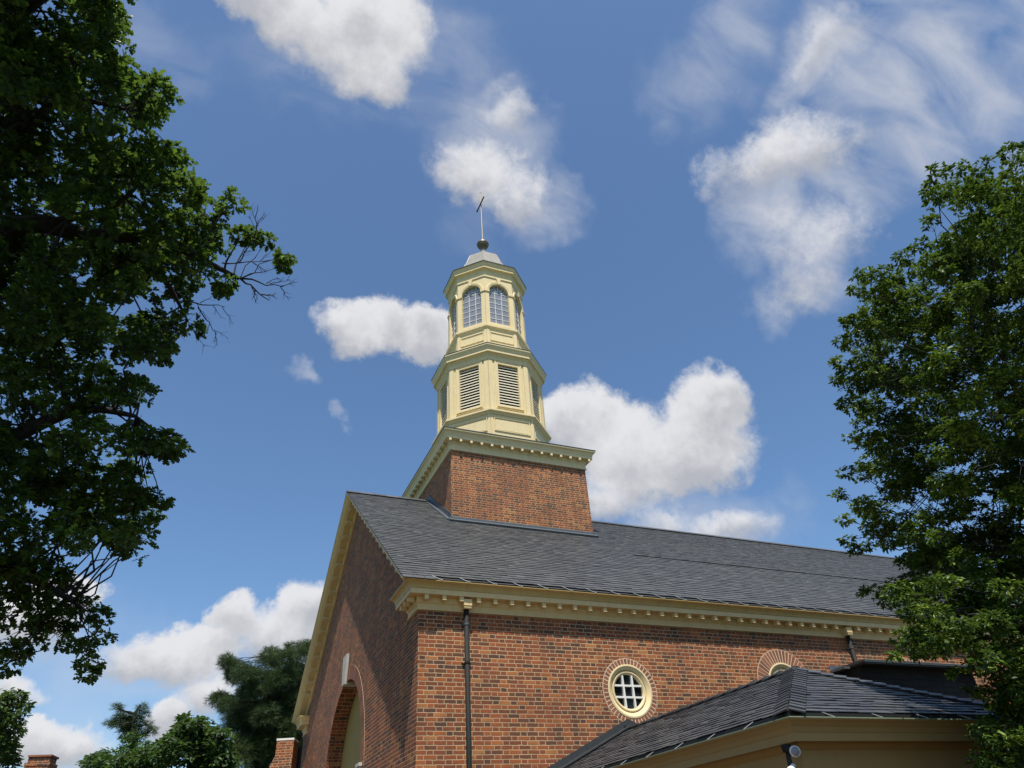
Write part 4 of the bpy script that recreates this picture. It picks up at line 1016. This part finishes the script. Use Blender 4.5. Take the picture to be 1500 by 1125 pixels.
# --- trees beyond ---
def bgtree(name, label, cat, basepx, D, clumps_px, trunk_px, leafmat, tmpl, polys, per, ros, leaf, flat, up, rad=.22, group=None, jit=2.5, ivy=None):
    r = random.Random(hash(label) % 1000 if False else len(label) * 7 + int(D)); b0 = at(basepx, 1100, D); base = Vector((b0.x, b0.y, 0))
    t_ = thing(name, label, cat, base, group)
    cl = []
    for px, py, rr in clumps_px:
        for j in range(3):
            d_ = D + r.uniform(-jit, jit); cl.append((at(px + r.uniform(-.4, .4) * rr, py + r.uniform(-.4, .4) * rr, d_), rr * d_ / FPX * r.uniform(.75, 1.1)))
    sx = [c[0] for c in clumps_px if c[1] > 1060]; wpx = (max(sx) - min(sx)) / 2 if sx else 30; mx = (max(sx) + min(sx)) / 2 if sx else basepx
    for j in range(46):
        d_ = D + r.uniform(-jit, jit) * .8; p_ = at(mx + r.uniform(-1, 1) * wpx, r.uniform(1150, 1125 + 7600 / D), d_)
        if p_.z > .6: cl.append((p_, 22 * d_ / FPX))
    mb = MB(); sk = []
    limb(mb, sk, [base - Vector((0, 0, .2))] + [at(px, py, D) for px, py in trunk_px], rad, rad * .18, 8)
    branch_out(mb, sk, cl, rad * .3, r, 4, .05)
    mb.build('trunk', MT['bark'], t_, True)
    P, Z, X, Sc = spray(cl, per, ros, leaf, flat, up)
    leaf_mesh('crown', leafmat, t_, tmpl, polys, P, Z, X, Sc)
    if ivy:
        cl2 = [(at(px, py, D - .6 + r.uniform(-.5, .5)), rr * D / FPX) for px, py, rr in ivy]
        P, Z, X, Sc = spray(cl2, 60, 4, .22, 1, .5); leaf_mesh('ivy', MT['ivyleaf'], t_, OVAL, OVALP, P, Z, X, Sc)
    rebase(t_)
build_oak(); build_right()
bgtree('pine_tree', 'tall dark pine standing behind the church gable and brick chimney', 'tree', 430, 42,
       [(330, 970, 11), (345, 980, 12), (365, 985, 15), (400, 965, 14), (425, 955, 14), (448, 950, 12), (385, 1000, 20), (420, 990, 22), (445, 985, 20), (318, 1022, 12), (335, 1030, 13), (355, 1040, 16), (345, 1060, 18), (380, 1040, 22), (410, 1030, 24), (440, 1030, 22), (370, 1075, 24), (400, 1075, 25), (430, 1070, 20), (350, 1100, 24), (385, 1105, 26), (340, 990, 8), (360, 1012, 12)],
       [(438, 1110), (430, 1050), (425, 960)], MT['pineleaf'], NEED, NEEDP, 250, 7, .33, .8, .6, .3)
bgtree('snag_tree', 'thin grey pine top rising above its ivy covered trunk at lower left', 'tree', 193, 48,
       [(172, 1038, 5), (175, 1050, 6), (170, 1060, 5), (160, 1060, 4), (185, 1058, 8), (195, 1062, 9), (203, 1050, 6), (207, 1036, 5), (214, 1045, 4), (216, 1060, 6), (220, 1072, 6), (200, 1075, 8), (182, 1070, 7), (190, 1078, 8)],
       [(193, 1110), (192, 1080), (196, 1050), (206, 1032)], MT['pineleaf'], NEED, NEEDP, 150, 6, .34, .8, .5, .26, None, 1., [(185, 1085, 10), (200, 1085, 10), (182, 1100, 14), (200, 1100, 13), (192, 1092, 12), (175, 1112, 18), (205, 1112, 18), (160, 1115, 14)])
bgtree('leafy_tree', 'bushy green tree between the ivy covered snag and the tall pine', 'tree', 275, 40,
       [(270, 1055, 9), (265, 1072, 12), (285, 1065, 13), (300, 1070, 14), (255, 1085, 15), (278, 1090, 17), (305, 1090, 18), (320, 1085, 16), (240, 1105, 16), (265, 1110, 18), (295, 1112, 20), (325, 1112, 22), (230, 1095, 8)],
       [(280, 1110), (280, 1070)], MT['bgleaf'], OVAL, OVALP, 120, 5, .26, .8, .6, .22)
bgtree('leafy_tree', 'low rounded green tree at the frame bottom left of the snag', 'tree', 150, 44,
       [(145, 1112, 10), (135, 1120, 12), (155, 1122, 14), (215, 1108, 16), (232, 1112, 14), (180, 1122, 18), (205, 1124, 18)],
       [(170, 1130), (170, 1112)], MT['bgleaf'], OVAL, OVALP, 120, 5, .26, .8, .6, .2)
bgtree('leafy_tree', 'light airy tree at the left frame edge below the oak', 'tree', -10, 24,
       [(15, 1018, 6), (30, 1020, 6), (5, 1028, 8), (20, 1035, 11), (38, 1035, 5), (10, 1050, 13), (30, 1050, 7), (8, 1070, 13), (24, 1070, 7), (5, 1090, 13), (20, 1095, 8), (8, 1110, 12), (20, 1115, 6), (-15, 1040, 18), (-18, 1075, 22), (-18, 1105, 22)],
       [(-15, 1110), (-5, 1070), (8, 1030)], MT['bgleaf'], OVAL, OVALP, 200, 5, .15, .9, .6, .14, None, 1.)
